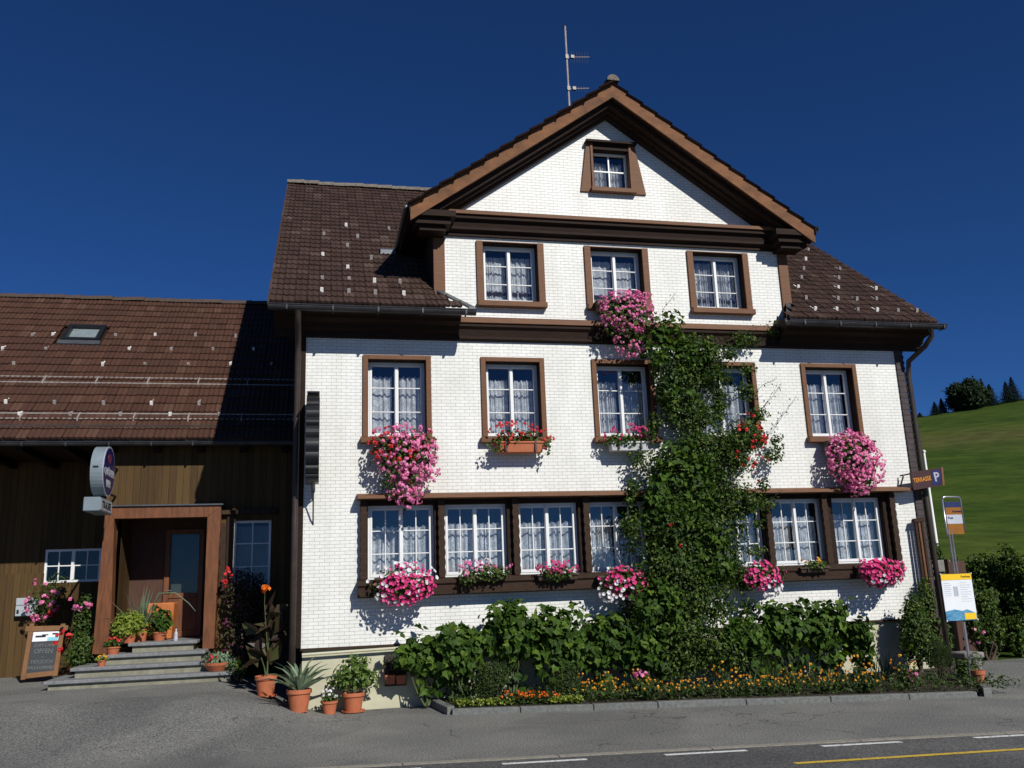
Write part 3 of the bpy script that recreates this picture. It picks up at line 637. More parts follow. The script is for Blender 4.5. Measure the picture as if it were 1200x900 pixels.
MB().prismx([(0, 8.525), (-.20, 8.525), (-.20, 8.46), (-.13, 8.42), (-.11, 8.33), (-.13, 8.315), (-.13, 8.27), (-.05, 8.23), (-.05, 8.17), (0, 8.17)], 1.80, 9.14).build("pediment_moulding", 'dark', H)
for a, b in ((1.52, 2.32), (8.62, 9.42)):
    rt = MB(); rt.box(a, b, -.50, -.001, 8.34, 8.46).box(a + .08, b - .08, -.42, -.002, 8.22, 8.338).box(a + .16, b - .16, -.34, -.003, 8.12, 8.218)
    rt.build("cornice_return", 'dark', H, bevel=.004)
for a, b in ((1.96, 2.17), (8.87, 9.07)): MB().box(a, b, -.035, .0, 6.62, 8.118).build("corner_board", 'trim', H, bevel=.004)
MB().box(XL - .09, XL - .002, -.03, .08, 1.0, 6.2).build("corner_strip", 'dark', H)
# scalloped corner strip on the far corner
cs = MB(); n = 90; vs = []
for i in range(n):
    z0 = .98 + 5.2 * i / n; z1 = z0 + 5.2 / n; q = .012 if i % 2 else .0
    cs.box(XR + .002, XR + .17 + q, -.03 - q * .6, .06, z0, z1)
cs.build("shingled_corner", simple("old_purple_shingles", (0.075, 0.058, 0.060), (0.04, 0.03, 0.032), 0.8, 12), H)

# gable roof: bargeboards and mouldings follow the rake
AX = 5.44; ZA = 11.31; LX, RX2 = 1.50, 9.44; SL = (ZA - 8.53) / (AX - LX)
def rake(off0, off1, y0, y1, name, m, inset=0.0):
    mb = MB()
    for sx, ex in ((-1, LX + inset), (1, RX2 - inset)):
        zt = lambda x, o: ZA - abs(x - AX) * SL - o
        p = [(ex, zt(ex, off0)), (AX, zt(AX, off0)), (AX, zt(AX, off1)), (ex, zt(ex, off1))]
        mb.prism(p, y0, y1)
    return mb.build(name, m, H)
rake(.01, .31, -.52, -.48, "bargeboard", 'bargewood')
rake(.05, .31, -.48, -.36, "rake_moulding", 'dark', .05)
rake(.06, .40, -.36, -.22, "rake_moulding", 'darkbeam', .10)
rake(.06, .45, -.22, -.10, "rake_moulding", 'darkbeam', .25)
rake(.06, .52, -.10, .0, "rake_moulding", 'darkbeam', .40)

# gable cheeks
ch = MB()
for x in (1.96, 9.06): ch.add([(x, 0, 6.4), (x, 0, 8.6), (x, 3.0, 8.6), (x, 2.6, 8.6)], [(0, 1, 2, 3)])
for x in (1.958, 9.062): ch.add([(x, .0, 6.9), (x, .0, 8.62), (x, 2.2, 8.75)], [(0, 1, 2)])
ch.build("gable_cheek", 'boardsdark', H)

# main roof
NR = Vector((1, 0, 0)).cross(SLV).normalized()
def roof_plane_z(y): return EZ + (y - EY) * (RZ - EZ) / (RY - EY)
def keep_main(c):
    gz = ZA - abs(c.x - AX) * SL - .02
    if c.z < gz and 1.9 < c.x < 9.1 and c.y > 0.05: return False
    if LX < c.x < RX2 and c.z < gz and c.z > 8.5: return False
    if c.y <= 0.05 and 1.98 - min(0, c.y) * .95 < c.x < 9.04 + min(0, c.y) * .7: return False
    return True
dk = MB()
for a, b in ((-.80, 1.95), (9.07, 11.80)):
    dk.hexa([(a, EY + .03, EZ - .12), (b, EY + .03, EZ - .12), (b, RY, RZ - .14), (a, RY, RZ - .14), (a, EY + .03, EZ - .01), (b, EY + .03, EZ - .01), (b, RY, RZ - .02), (a, RY, RZ - .02)])
dk.hexa([(1.99, .3, 7.15), (9.03, .3, 7.15), (9.07, RY, RZ - .14), (1.95, RY, RZ - .14), (1.99, .3, 7.2), (9.03, .3, 7.2), (9.07, RY, RZ - .06), (1.95, RY, RZ - .06)])
dk.hexa([(-.80, RY, RZ - .14), (11.80, RY, RZ - .14), (11.80, 12.4, 6.5), (-.80, 12.4, 6.5), (-.80, RY, RZ - .02), (11.80, RY, RZ - .02), (11.80, 12.4, 6.62), (-.80, 12.4, 6.62)])
roof = tiles(MB(), (-.85, EY - .04, EZ - .01), (1, 0, 0), SLV, 63, 30, 12.68 / 63, SLL / 30, 3, keep_main).build("roof", 'tile', H)
dk.build("roof_deck", 'dark', roof)
ridge_caps(MB(), (-.88, RY, RZ + .0), (11.85, RY, RZ + .0), .13, .36, 2).build("ridge_cap", 'ridge', roof, smooth=False)
for x in (-.90, 11.76):
  vg = MB()
  for j in range(30):
    p = Vector((-.87, EY, EZ)) + SLV * (j * SLL / 30); q = p + SLV * (SLL / 30 + .02)
    vg.hexa([(x, p.y, p.z - .05), (x + .11, p.y, p.z - .05), (x + .11, q.y, q.z - .07), (x, q.y, q.z - .07), (x, p.y, p.z + .075), (x + .11, p.y, p.z + .075), (x + .11, q.y, q.z + .035), (x, q.y, q.z + .035)])
  vg.build("verge_tiles", 'tile', roof)
# gable roof tiles
gr = MB()
for sx, ex in ((-1, LX), (1, RX2)):
    Vd = Vector((AX - ex, 0, ZA - (ZA - abs(ex - AX) * SL))).normalized(); L = math.hypot(AX - ex, abs(ex - AX) * SL)
    Ud = Vector((0, -1, 0)) if sx < 0 else Vector((0, 1, 0))
    O = Vector((ex, 5.3 if sx < 0 else -.57, ZA - abs(ex - AX) * SL - .05)) - Vd * .04
    tiles(gr, O, Ud, Vd, 30, 14, 5.96 / 30, (L + .05) / 14, 8 + sx, lambda c: c.z > roof_plane_z(c.y) - .25, lift=.04)
gable_roof = gr.build("gable_roof", 'tile', H)
gd = MB()
for ex in (LX, RX2): gd.add([(ex, -.47, ZA - abs(ex - AX) * SL - .07), (AX, -.47, ZA - .07), (AX, 5.2, ZA - .07), (ex, 5.2, ZA - abs(ex - AX) * SL - .07)], [(0, 1, 2, 3)]).add([(ex, -.47, ZA - abs(ex - AX) * SL - .12), (AX, -.47, ZA - .12), (AX, 5.2, ZA - .12), (ex, 5.2, ZA - abs(ex - AX) * SL - .12)], [(0, 1, 2, 3)])
gd.box(LX - .02, LX, -.56, 2.4, 8.36, 8.52).box(RX2, RX2 + .02, -.56, 2.4, 8.36, 8.52)
gd.add([(LX, -.5, 8.36), (1.96, -.5, 8.36), (1.96, 2.3, 8.36), (LX, 2.3, 8.36)], [(0, 1, 2, 3)]).add([(RX2, -.5, 8.36), (9.06, -.5, 8.36), (9.06, 2.3, 8.36), (RX2, 2.3, 8.36)], [(0, 1, 2, 3)])
gd.build("gable_soffit", 'dark', gable_roof)
ridge_caps(MB(), (AX, -.59, ZA - .0), (AX, 5.1, ZA - .0), .135, .38, 5).build("ridge_cap", 'ridge', gable_roof)
for x in (LX - .06, RX2 + .07): MB().tube([(x, -.50, 8.50), (x, 2.4, 8.53)], .05, 10).build("gable_gutter", 'zinc', H, smooth=True)
# flashing beside the gable
for x0, x1, s in ((1.93, 2.60, 1), (9.09, 8.60, -1)):
    fl = MB(); fl.hexa([(x0, .05, roof_plane_z(.05) + .03), (x0 + .10 * s, .05, roof_plane_z(.05) + .03), (x1 + .02 * s, EY - .02, EZ - .02), (x1 - .1 * s, EY - .02, EZ - .02),
             (x0, .05, roof_plane_z(.05) + .06), (x0 + .10 * s, .05, roof_plane_z(.05) + .06), (x1 + .0 * s, EY - .0, EZ + .03), (x1 - .1 * s, EY - .0, EZ + .03)])
    fl.build("flashing", 'zinc', roof)
p = WP(455, 299, (0, EY, EZ), NR)
MB().add([p + Vector((-.16, -.10, -.02)), p + Vector((.14, -.10, -.02)), p + Vector((.14, .10, .18)), p + Vector((-.16, .10, .18)), p + Vector((-.16, -.10, .08)), p + Vector((.14, -.10, .08)), p + Vector((.14, .12, .2)), p + Vector((-.16, .12, .2))],
         [(0, 1, 5, 4), (4, 5, 6, 7), (0, 4, 7, 3), (1, 2, 6, 5)]).build("roof_vent", 'zinc', roof)
# gutters: open half round channels with brackets
def gutter(x0, x1, y, z, r, parent, m='gutter'):
    mb = MB(); n = 8; vs = []
    for x in (x0, x1):
        vs += [(x, y + math.cos(math.pi + math.pi * k / n) * r, z + math.sin(math.pi + math.pi * k / n) * r) for k in range(n + 1)]
    mb.add(vs, [(k, k + 1, n + 2 + k, n + 1 + k) for k in range(n)] + [tuple(range(n + 1)), tuple(range(n + 1, 2 * n + 2))])
    mb.tube([(x0, y - r, z), (x1, y - r, z)], .012, 6)
    k = x0 + .3
    while k < x1:
        mb.box(k - .014, k + .014, y - r - .004, y + r, z - r - .006, z - r + .001).box(k - .014, k + .014, y - r - .008, y - r, z - r * .9, z + .01); k += .75
    mb.box(x0, x1, y + r, y + r + .02, z - .02, z + .07)
    return mb.build("gutter", m, parent, smooth=False)
gutter(-.88, 2.60, -.67, 6.52, .085, H); gutter(8.56, 11.93, -.67, 6.52, .085, H)
# downpipes
MB().tube([(-.40, -.66, 6.47), (-.40, -.66, 6.36), (-.40, -.50, 6.22), (-.40, -.22, 6.05), (-.40, -.12, 5.8), (-.40, -.12, 3), (-.40, -.12, .05)], .052, 12).build("downpipe", 'pipe', H, smooth=True)
MB().tube([(11.62, -.66, 6.47), (11.62, -.66, 6.30), (11.57, -.50, 6.14), (11.44, -.12, 5.92), (11.44, -.06, 5.65), (11.44, -.06, 3), (11.44, -.06, .1)], .050, 12).build("downpipe", 'pipe', H, smooth=True)

# snow guards, placed tile by tile
def guard_proto(SLd, parent, m, origin):
    up = Vector((1, 0, 0)).cross(SLd).normalized(); mb = MB(); o = Vector(origin)
    def q(u, v, n): return o + Vector((1, 0, 0)) * u + SLd * v + up * n
    mb.hexa([q(-.03, -.03, .03), (q(.03, -.03, .03)), q(.03, .02, .03), q(-.03, .02, .03), q(-.027, .0, .105), q(.027, .0, .105), q(.027, .03, .105), q(-.027, .03, .105)])
    mb.hexa([q(-.014, .02, .03), q(.014, .02, .03), q(.014, .2, .03), q(-.014, .2, .03), q(-.014, .02, .05), q(.014, .02, .05), q(.014, .2, .045), q(-.014, .2, .045)])
    return mb.build("snow_guard", m, parent)
def place_guards(pts, p0, SLd, parent):
    nn = Vector((1, 0, 0)).cross(SLd).normalized(); first = {}
    for i, (px, py) in enumerate(pts):
        P = WP(px, py + 2, p0, nn); m = 'guardb' if i % 5 in (1, 3) else 'guard'
        if m not in first: first[m] = (guard_proto(SLd, parent, m, P), P); continue
        src, P0 = first[m]; c = src.copy(); col.objects.link(c); c.parent = parent; c.location = src.location + (P - P0)
gl = [(318, 303), (422, 260), (622, 277), (680, 268), (476, 313), (428, 357), (313, 400), (540, 413), (430, 460), (311, 512), (436, 516), (555, 522), (674, 527), (308, 568), (435, 573), (559, 578), (692, 583)]
gr_ = [(332, 168), (317, 222), (305, 277), (292, 331), (273, 388), (318, 452), (373, 517), (516, 281), (510, 333), (507, 392), (505, 455), (497, 519), (616, 458), (621, 522), (728, 396), (730, 458), (735, 523), (856, 527), (967, 527)]
place_guards([(300 + a / 4, 200 + b / 4) for a, b in gl] + [(880 + a / 5, 260 + b / 5) for a, b in gr_], (0, EY, EZ), SLV, roof)

# ================================================================== THE ANNEX
A = thing("annex", "low wooden annex under a long red tiled roof beside the white inn", "building", (-5, 3, 0.4))
aEY, aEZ, aRY, aRZ = 2.68, 4.83, 8.0, 9.32
AV = Vector((0, aRY - aEY, aRZ - aEZ)).normalized(); AL = math.hypot(aRY - aEY, aRZ - aEZ); AN = Vector((1, 0, 0)).cross(AV).normalized()
sl = WP(99, 393, (0, aEY, aEZ), AN)          # skylight centre
def keep_ann(c): return not (abs(c.x - sl.x) < .42 and abs(c.z - sl.z) < .30)
ar = tiles(MB(), (-13.2, aEY - .03, aEZ), (1, 0, 0), AV, 64, 20, 12.9 / 64, AL / 20, 11, keep_ann, amp=.024, lift=.035).build("roof", 'tileann', A)
MB().hexa([(-13.1, aEY, aEZ - .13), (-.32, aEY, aEZ - .13), (-.32, aRY, aRZ - .15), (-13.1, aRY, aRZ - .15), (-13.1, aEY, aEZ - .02), (-.32, aEY, aEZ - .02), (-.32, aRY, aRZ - .03), (-13.1, aRY, aRZ - .03)]) \
    .hexa([(-13.1, aRY, aRZ - .15), (-.32, aRY, aRZ - .15), (-.32, 13.5, 4.9), (-13.1, 13.5, 4.9), (-13.1, aRY, aRZ - .03), (-.32, aRY, aRZ - .03), (-.32, 13.5, 5), (-13.1, 13.5, 5)]).build("roof_deck", 'dark', ar)
ridge_caps(MB(), (-13.2, aRY, aRZ + .0), (-.34, aRY, aRZ + .0), .12, .38, 7).build("ridge_cap", simple("brown_ridge_tiles", (.085, .058, .045), (.05, .034, .027), .8, 9), ar)
ag = [(128, 212), (208, 210), (452, 213), (607, 211), (764, 211), (921, 215), (12, 265), (180, 267), (505, 267), (669, 267), (832, 267), (990, 267), (55, 324), (402, 326), (567, 327), (736, 327), (901, 326), (1060, 325), (24, 474), (214, 476), (405, 478), (592, 479), (778, 479), (77, 523), (275, 523), (470, 523), (665, 523), (857, 523)]
place_guards([(a / 3.333, 330 + b / 3.333) for a, b in ag], (0, aEY, aEZ), AV, ar)
def on_ann(py, x=-4.0):    # slope distance for a picture row
    P = WP(150, py, (0, aEY, aEZ), AN); return P
for ya, yb in ((446.5, 453.0), (489, 495)):
    rl = MB(); Pa, Pb = on_ann(ya), on_ann(yb)
    for P in (Pa, Pb): rl.tube([(-13, P.y, P.z + .07), (-.36, P.y, P.z + .07)], .015, 6)
    k = -12.8
    while k < -.5: rl.hexa([(k - .012, Pb.y - .03, Pb.z - .02), (k + .012, Pb.y - .03, Pb.z - .02), (k + .012, Pa.y + .03, Pa.z + .0), (k - .012, Pa.y + .03, Pa.z + .0), (k - .012, Pb.y - .03, Pb.z + .1), (k + .012, Pb.y - .03, Pb.z + .1), (k + .012, Pa.y, Pa.z + .1), (k - .012, Pa.y, Pa.z + .1)]); k += 1.02
    rl.build("snow_rail", 'guard', ar)
P = on_ann(503.5); MB().tube([(-13, P.y, P.z + .06), (-.36, P.y, P.z + .06)], .032, 8).build("snow_pole", 'gutter', ar, smooth=True)
# skylight
def q(u, v, n): return sl + Vector((1, 0, 0)) * u + AV * v + AN * n
sk = MB(); a, b = .40, .42
for u0, u1, v0, v1 in ((-a, -a + .09, -b, b), (a - .09, a, -b, b), (-a + .09, a - .09, b - .09, b), (-a + .09, a - .09, -b, -b + .10)):
    sk.hexa([q(u0, v0, -.02), q(u1, v0, -.02), q(u1, v1, -.02), q(u0, v1, -.02), q(u0, v0, .10), q(u1, v0, .10), q(u1, v1, .10), q(u0, v1, .10)])
sko = sk.build("skylight", 'black', ar)
MB().add([q(-a, -b, .05), q(a, -b, .05), q(a, b, .05), q(-a, b, .05)], [(0, 1, 2, 3)]).build("pane", 'glass', sko)
MB().add([q(-a + .08, -b + .09, .01), q(a - .08, -b + .09, .01), q(a - .08, b - .09, .01), q(-a + .08, b - .09, .01)], [(0, 1, 2, 3)]).build("blind", simple("pale_skylight_blind", (.42, .46, .44), None, .6), sko)
MB().hexa([q(-a - .06, -b - .13, .0), q(a + .04, -b - .13, .0), q(a + .04, -b, .0), q(-a - .06, -b, .0), q(-a - .06, -b - .13, .04), q(a + .04, -b - .13, .04), q(a + .04, -b, .07), q(-a - .06, -b, .07)]).build("apron", 'zinc', sko)
gutter(-13.2, -.5, 2.61, 4.765, .070, A)
# walls: lit porch block in front (Y 3), deeper wall to the left (Y 4.5)
PY, LY = 3.0, 5.15; PXL, PXR = -3.98, -.30
ox0, ox1, oz0, oz1 = -3.70, -2.08, 1.06, 3.50
wx0, wx1, wz0, wz1 = W(273, 650, PY).x, W(317, 650, PY).x, 1.95, 3.28
aw = MB().wall(rect(PXL, PXR, .3, 4.84), [rect(ox0, ox1, oz0, oz1), rect(wx0, wx1, wz0, wz1)], PY, .12)
aw.add([(PXL, PY, .3), (PXL, LY + .2, .3), (PXL, LY + .2, 4.84), (PXL, PY, 4.84)], [(0, 1, 2, 3)])
aw.build("porch_wall", 'boards', A)
kx0, kx1, kz0, kz1 = W(52, 663, LY).x, W(118, 663, LY).x, W(60, 683, LY).z, W(60, 644, LY).z
MB().wall(rect(-13, PXL, .2, 5.6), [rect(kx0, kx1, kz0, kz1)], LY, .1).build("rear_wall", 'boards', A)
MB().add([(-13, LY, .2), (-13, 11, .2), (-13, 11, 6), (-13, 8, 9), (-13, LY, 5.8)], [(0, 1, 2, 3, 4)]).add([(-13, 11, .2), (-.4, 11, .2), (-.4, 11, 6), (-13, 11, 6)], [(0, 1, 2, 3)]).build("side_wall", 'boardsdark', A)
MB().box(-12.9, -.35, 6.2, 6.25, .3, 6.0).build("inner_wall", 'room', A)
MB().box(-13, -.33, 2.76, LY, 4.76, 4.80).build("soffit", 'dark', A)
rb = MB(); k = -12.7
while k < -.5: rb.box(k - .06, k + .06, 2.76, LY, 4.62, 4.755); k += .8
rb.build("rafters", 'dark', A)['kind'] = 'stuff'
# portal: posts, lintel, recess
pt = MB(); zb = .92
pt.prism([(-3.985, zb), (-3.68, zb), (-3.70, 1.5), (-3.76, 3.34), (-3.92, 3.53)], 2.74, 3.02).prism([(-2.09, zb), (-1.89, zb), (-1.86, 3.53), (-2.10, 3.34)], 2.74, 3.02).prism([(-3.92, 3.535), (-3.76, 3.345), (-2.10, 3.345), (-1.86, 3.535), (-1.86, 3.56), (-3.92, 3.56)], 2.74, 3.02)
pt.build("portal_frame", 'portal', A, bevel=.012)
MB().hexa([(-3.98, 2.70, 3.565), (-1.82, 2.70, 3.565), (-1.82, 3.0, 3.565), (-3.98, 3.0, 3.565), (-3.98, 2.70, 3.59), (-1.82, 2.70, 3.59), (-1.82, 3.0, 3.62), (-3.98, 3.0, 3.62)]).build("portal_cap", 'zinc', A)
DY = 4.15
rc = MB().box(ox0 - .04, ox0, PY, DY, oz0, oz1).box(ox1, ox1 + .04, PY, DY, oz0, oz1).box(ox0, ox1, PY, DY, oz1 - .04, oz1)
rc.build("porch_lining", 'boards', A)
MB().wall(rect(ox0, ox1, oz0, oz1 - .04), [rect(-2.95, -2.40, 1.95, 3.12)], DY, 0).build("porch_back", 'redwood', A)
dr = MB().box(-3.05, -2.95, DY - .05, DY - .001, 1.1, 3.22).box(-2.40, -2.30, DY - .05, DY - .001, 1.1, 3.22).box(-2.95, -2.40, DY - .05, DY - .001, 3.12, 3.22).box(-2.95, -2.40, DY - .05, DY - .001, 1.1, 1.22).box(-2.95, -2.40, DY - .05, DY - .001, 1.85, 1.95).box(-2.95, -2.40, DY - .03, DY - .001, 1.22, 1.85)
do = dr.build("door", 'portal', A, bevel=.006)
MB().add([(-2.95, DY, 1.95), (-2.40, DY, 1.95), (-2.40, DY, 3.12), (-2.95, DY, 3.12)], [(0, 1, 2, 3)]).build("pane", 'glassdim', do)
MB().box(-2.93, -2.42, DY + .12, DY + .13, 1.95, 3.10).build("curtain", simple("dim_green_curtain", (.05, .06, .05), None, .9), do)
MB().tube([(-2.99, DY - .05, 2.0), (-2.99, DY - .12, 2.0), (-2.88, DY - .12, 2.0)], .012, 8).build("handle", 'steel', do)
def plain_window(x0, x1, z0, z1, y, parent, m, nx, nz, t=.045, name="window", mid=True):
    f = MB().box(x0, x0 + t, y - .02, y + .03, z0, z1).box(x1 - t, x1, y - .02, y + .03, z0, z1).box(x0 + t, x1 - t, y - .02, y + .03, z1 - t, z1).box(x0 + t, x1 - t, y - .02, y + .03, z0, z0 + t)
    for i in range(1, nx):
        x = x0 + (x1 - x0) * i / nx; w = .035 if (mid and i * 2 == nx) else .011
        f.box(x - w, x + w, y - .015 - w * .2, y + .02, z0 + t, z1 - t)
    for j in range(1, nz):
        z = z0 + (z1 - z0) * j / nz; f.box(x0 + t, x1 - t, y - .011, y + .016, z - .011, z + .011)
    o = f.build(name, m, parent)
    MB().add([(x0, y + .005, z0), (x1, y + .005, z0), (x1, y + .005, z1), (x0, y + .005, z1)], [(0, 1, 2, 3)]).build("pane", 'glassdim', o)
    return o
plain_window(kx0, kx1, kz0, kz1, LY + .03, A, 'white', 4, 2)
o = plain_window(wx0, wx1, wz0, wz1, PY + .07, A, 'white', 2, 3, mid=False)
MB().box(wx0 + .05, wx1 - .05, PY + .2, PY + .21, wz0, wz1 - .1).build("curtain", simple("grey_net_curtain", (.22, .22, .25), (.12, .12, .14), .9, 5, (9, 1, .6)), o)
MB().box(wx0 - .12, wx0, PY - .06, PY, wz0 - .1, wz1 + .12).box(wx0 - .25, wx1 + .1, PY - .12, PY, wz1 + .12, wz1 + .2).build("window_surround", 'boardsdark', A)
n = 18; L = [(wx0 - .22 - .02 * abs(math.sin(i * .9)), 1.95 + i * .075) for i in range(n)]
MB().prism(L + [(wx0 - .13, z) for x, z in L[::-1]], PY - .10, PY - .001).build("carved_post", 'darkbeam', A)
# far boarded door at the very end and the boarded ledge
MB().box(-6.75, -5.55, LY - .10, LY - .002, .42, 2.45).build("board_door", 'boards', A)
MB().box(-5.43, -4.85, LY - .22, LY - .002, .42, 1.15).build("board_box", 'boards', A)
# porch steps
ST = thing("front_steps", "four grey stone steps leading up to the brown wooden porch", "steps", (-2.8, 1.6, .4))
def tread_poly(pts, z, t=.055, y1=3.0):
    return pts, z, t
def slab(x0, x1, y0, z, slope=0.0):
    MB().box(x0, x1, y0, 3.0, z - .06, z).build("tread", 'stone', ST, bevel=.010)
    MB().box(x0 + .07, x1 - .07, y0 + .06, 2.98, z - .20, z - .062).build("riser", 'riser', ST)
T = [(50, 799, 275), (82, 781, 273), (118, 766.5, 240), (150, 752.5, 231)]
for (xa, yy, xb), yd, zz in zip(T, (1.55, 1.88, 2.2, 2.52), (.58, .75, .92, 1.09)):
    slab(W(xa, yy, yd).x, W(xb, yy, yd).x, yd, zz)
MB().box(ox0, ox1, 3.0, DY, 1.0, 1.085).build("landing", 'stone', ST)

# ================================================================== TV ANTENNA on the ridge
def antenna():
    P0 = W(667, 118, 5.0); P1 = W(664, 31, 5.0)
    T_ = thing("tv_antenna", "tall steel television aerial mast standing on the roof beside the gable ridge", "antenna", (P0.x, 5.0, 10.9))
    MB().tube([(P0.x, 5.0, 10.9), (P0.x, 5.0, P1.z)], .024, 8).build("mast", 'guard', T_, smooth=True)
    MB().tube([(P0.x - .10, 5.0, P1.z + .02), (P0.x, 5.0, P1.z - .03), (P0.x + .02, 5, P1.z - .2)], .02, 6).build("mast_head", 'black', T_)
    for zz, L, up in ((W(665, 67, 5).z, .62, .16), (W(667, 104, 5).z, .55, .07)):
        bm = MB().tube([(P0.x, 5.0, zz), (P0.x + L, 4.95, zz + .03)], .013, 6); bo = bm.build("boom", 'guard', T_)
        rods = MB(); k = .12
        while k < L: rods.tube([(P0.x + k, 4.97, zz - up), (P0.x + k, 4.97, zz + up + .02)], .0045, 4); k += .075
        rods.build("rods", 'black', bo)['kind'] = 'stuff'
        MB().box(P0.x - .04, P0.x + .04, 4.96, 5.04, zz - .06, zz + .06).build("clamp", 'black', bo); MB().box(P0.x + .10, P0.x + .19, 4.93, 5.0, zz - .05, zz + .04).build("junction_box", 'black', bo)
antenna()

# ================================================================== SIGNS AND FITTINGS ON THE WALLS
def round_sign():
    x0 = -3.80; cy, cz, R = 1.72, 4.09, .44
    T_ = thing("hanging_sign", "round pale grey light sign with navy face hanging beside the porch", "sign", (x0, 2.2, 3.4))
    n = 40; ring = [(cy + math.cos(2 * math.pi * k / n) * R, cz + math.sin(2 * math.pi * k / n) * R) for k in range(n)]
    MB().prismx(ring, x0 - .09, x0 + .11).build("case", 'signgrey', T_, bevel=.012)
    for nm, rr, off, m in (("rim", .445, .118, 'signwhite'), ("face", .415, .123, 'signblue')):
        MB().prismx([(cy + math.cos(2 * math.pi * k / n) * rr, cz + math.sin(2 * math.pi * k / n) * rr) for k in range(n)], x0 + .105, x0 + off).build(nm, m, T_)
    MB().box(x0 - .05, x0 + .04, cy - R - .012, cy - R + .02, cz + .02, cz + .045).build("plate", 'black', T_)
    text_mesh("QUÖLLER", .17, 'signwhite', T_, "lettering", (x0 + .126, cy, cz - .03), (0, 1, 0), (0, 0, 1), sx=1.0, bold=.006)
    text_mesh("BIER", .17, 'signwhite', T_, "lettering", (x0 + .126, cy - .02, cz - .23), (0, 1, 0), (0, 0, 1), sx=1.0, bold=.006)
    em = MB(); n = 14
    em.prismx([(cy - .02 + math.cos(t) * .12, cz + .22 + math.sin(t) * .09) for t in [2 * math.pi * k / n for k in range(n)]], x0 + .123, x0 + .126)
    em.build("emblem", simple("dull_red_emblem", (0.20, 0.04, 0.08), None, .4), T_)
    # box under it
    MB().box(x0 - .17, x0 + .10, cy - .42, cy + .5, 3.36, 3.60).build("lower_case", 'signgrey', T_, bevel=.01)
    MB().box(x0 + .10, x0 + .106, cy - .38, cy + .46, 3.39, 3.57).build("lower_face", 'signwhite', T_)
    text_mesh("TRAUBE", .17, 'black', T_, "lettering", (x0 + .109, cy + .04, 3.48), (0, 1, 0), (0, 0, 1), sx=1.05, bold=.004)
    MB().tube([(x0, cy, 3.59), (x0, cy, 3.67)], .03, 8).build("connector", 'black', T_)
    for zz in (4.3, 3.78): MB().tube([(x0 - .02, cy + .38, zz), (x0 - .02, 3.0, zz)], .025, 8).build("bracket", 'black', T_)
round_sign()

def inn_sign():       # grape-shaped sign seen from its narrow edge
    xc = -.13; T_ = thing("inn_sign", "tall dark scalloped sign seen edge-on beside the downpipe of the inn", "sign", (xc, -.02, 3.4))
    z0, z1 = 3.60, 5.04; out = []; n = 120
    steps = [(5.04, .10), (4.97, .42), (4.82, .50), (4.62, .56), (4.48, .58), (4.28, .60), (4.05, .60), (3.85, .50), (3.72, .42), (3.60, .30)]
    front = []
    for (za, ya), (zb, yb) in zip(steps[:-1], steps[1:]):
        for k in range(7):
            t = k / 7; front.append((-(ya + (yb - ya) * t + .045 * math.sin(math.pi * t)) - .14, za + (zb - za) * t))
    front.append((-.44, 3.60))
    MB().prismx([(-.14, 5.04)] + front + [(-.14, 3.60)], xc - .105, xc + .105).build("body", 'black', T_, bevel=.008)
    MB().box(xc - .06, xc + .05, -.475, -.44, 3.67, 3.69).build("plate", 'guard', T_)
    MB().box(xc - .10, xc + .10, -.6, -.14, 5.06, 5.08).tube([(xc - .1, 0, 5.0), (xc - .1, -.3, 5.06)], .012, 6).build("cap", 'gutter', T_)
    for pts in ([(xc, 0, 3.35), (xc, -.3, 3.48), (xc, -.44, 3.6)], [(xc, 0, 4.9), (xc, -.16, 4.9)], [(xc + .02, 0, 2.95), (xc + .02, -.1, 3.1), (xc + .02, -.3, 3.48)]): MB().tube(pts, .012, 6).build("bracket", 'black', T_)
inn_sign()

def terrace_sign():
    T_ = thing("terrace_sign", "small dark maroon board with orange lettering and a blue P by the corner", "sign", (11.0, -.05, 3.5))
    a, b, c, d = W(1067, 553.5, -.3), W(1101.5, 548, -.3), W(1103.5, 569, -.3), W(1070, 574.5, -.3)
    def pl(k0, k1, j0, j1, y0, y1, name, m):
        def P(u, v): return a * (1 - u) * (1 - v) + b * u * (1 - v) + c * u * v + d * (1 - u) * v
        c4 = [P(k0, j1), P(k1, j1), P(k1, j0), P(k0, j0)]
        return MB().hexa([Vector((q.x, y0, q.z)) for q in c4[:2]] + [Vector((q.x, y1, q.z)) for q in c4[1::-1]] + [Vector((q.x, y0, q.z)) for q in (c4[3], c4[2])] + [Vector((q.x, y1, q.z)) for q in (c4[2], c4[3])]).build(name, m, T_)
    pl(0, 1, 0, 1, -.32, -.26, "board", 'signbrown'); pl(1.0, 1.07, 0, 1, -.33, -.25, "end_cap", 'trimlight')
    pl(.66, .97, .08, .92, -.326, -.321, "parking_panel", simple("blue_parking_panel", (0.02, 0.022, 0.10), None, .4))
    xd = (b - a); xd.y = 0; yd = Vector((-xd.z, 0, xd.x))
    cc = (a + b + c + d) / 4; w = xd.length; xd.normalize(); yd.normalize()
    text_mesh("TERRASSE", .115, 'signorange', T_, "lettering", Vector((cc.x, -.326, cc.z)) - xd * w * .17 - yd * .0, xd, yd, sx=.78, bold=.003)
    text_mesh("P", .24, 'signwhite', T_, "lettering", Vector((cc.x, -.330, cc.z)) + xd * w * .315, xd, yd, bold=.006)
    q1, q2, q3 = W(1055, 557.5, -.05), W(1068, 555, -.29), W(1071, 572.5, -.29)
    for pa, pb in ((q1, q2), (W(1057, 575, -.05), q3), (W(1058.5, 558, -.1), W(1054, 574, -.05))): MB().tube([pa, pb], .014, 6).build("bracket", 'black', T_)
terrace_sign()

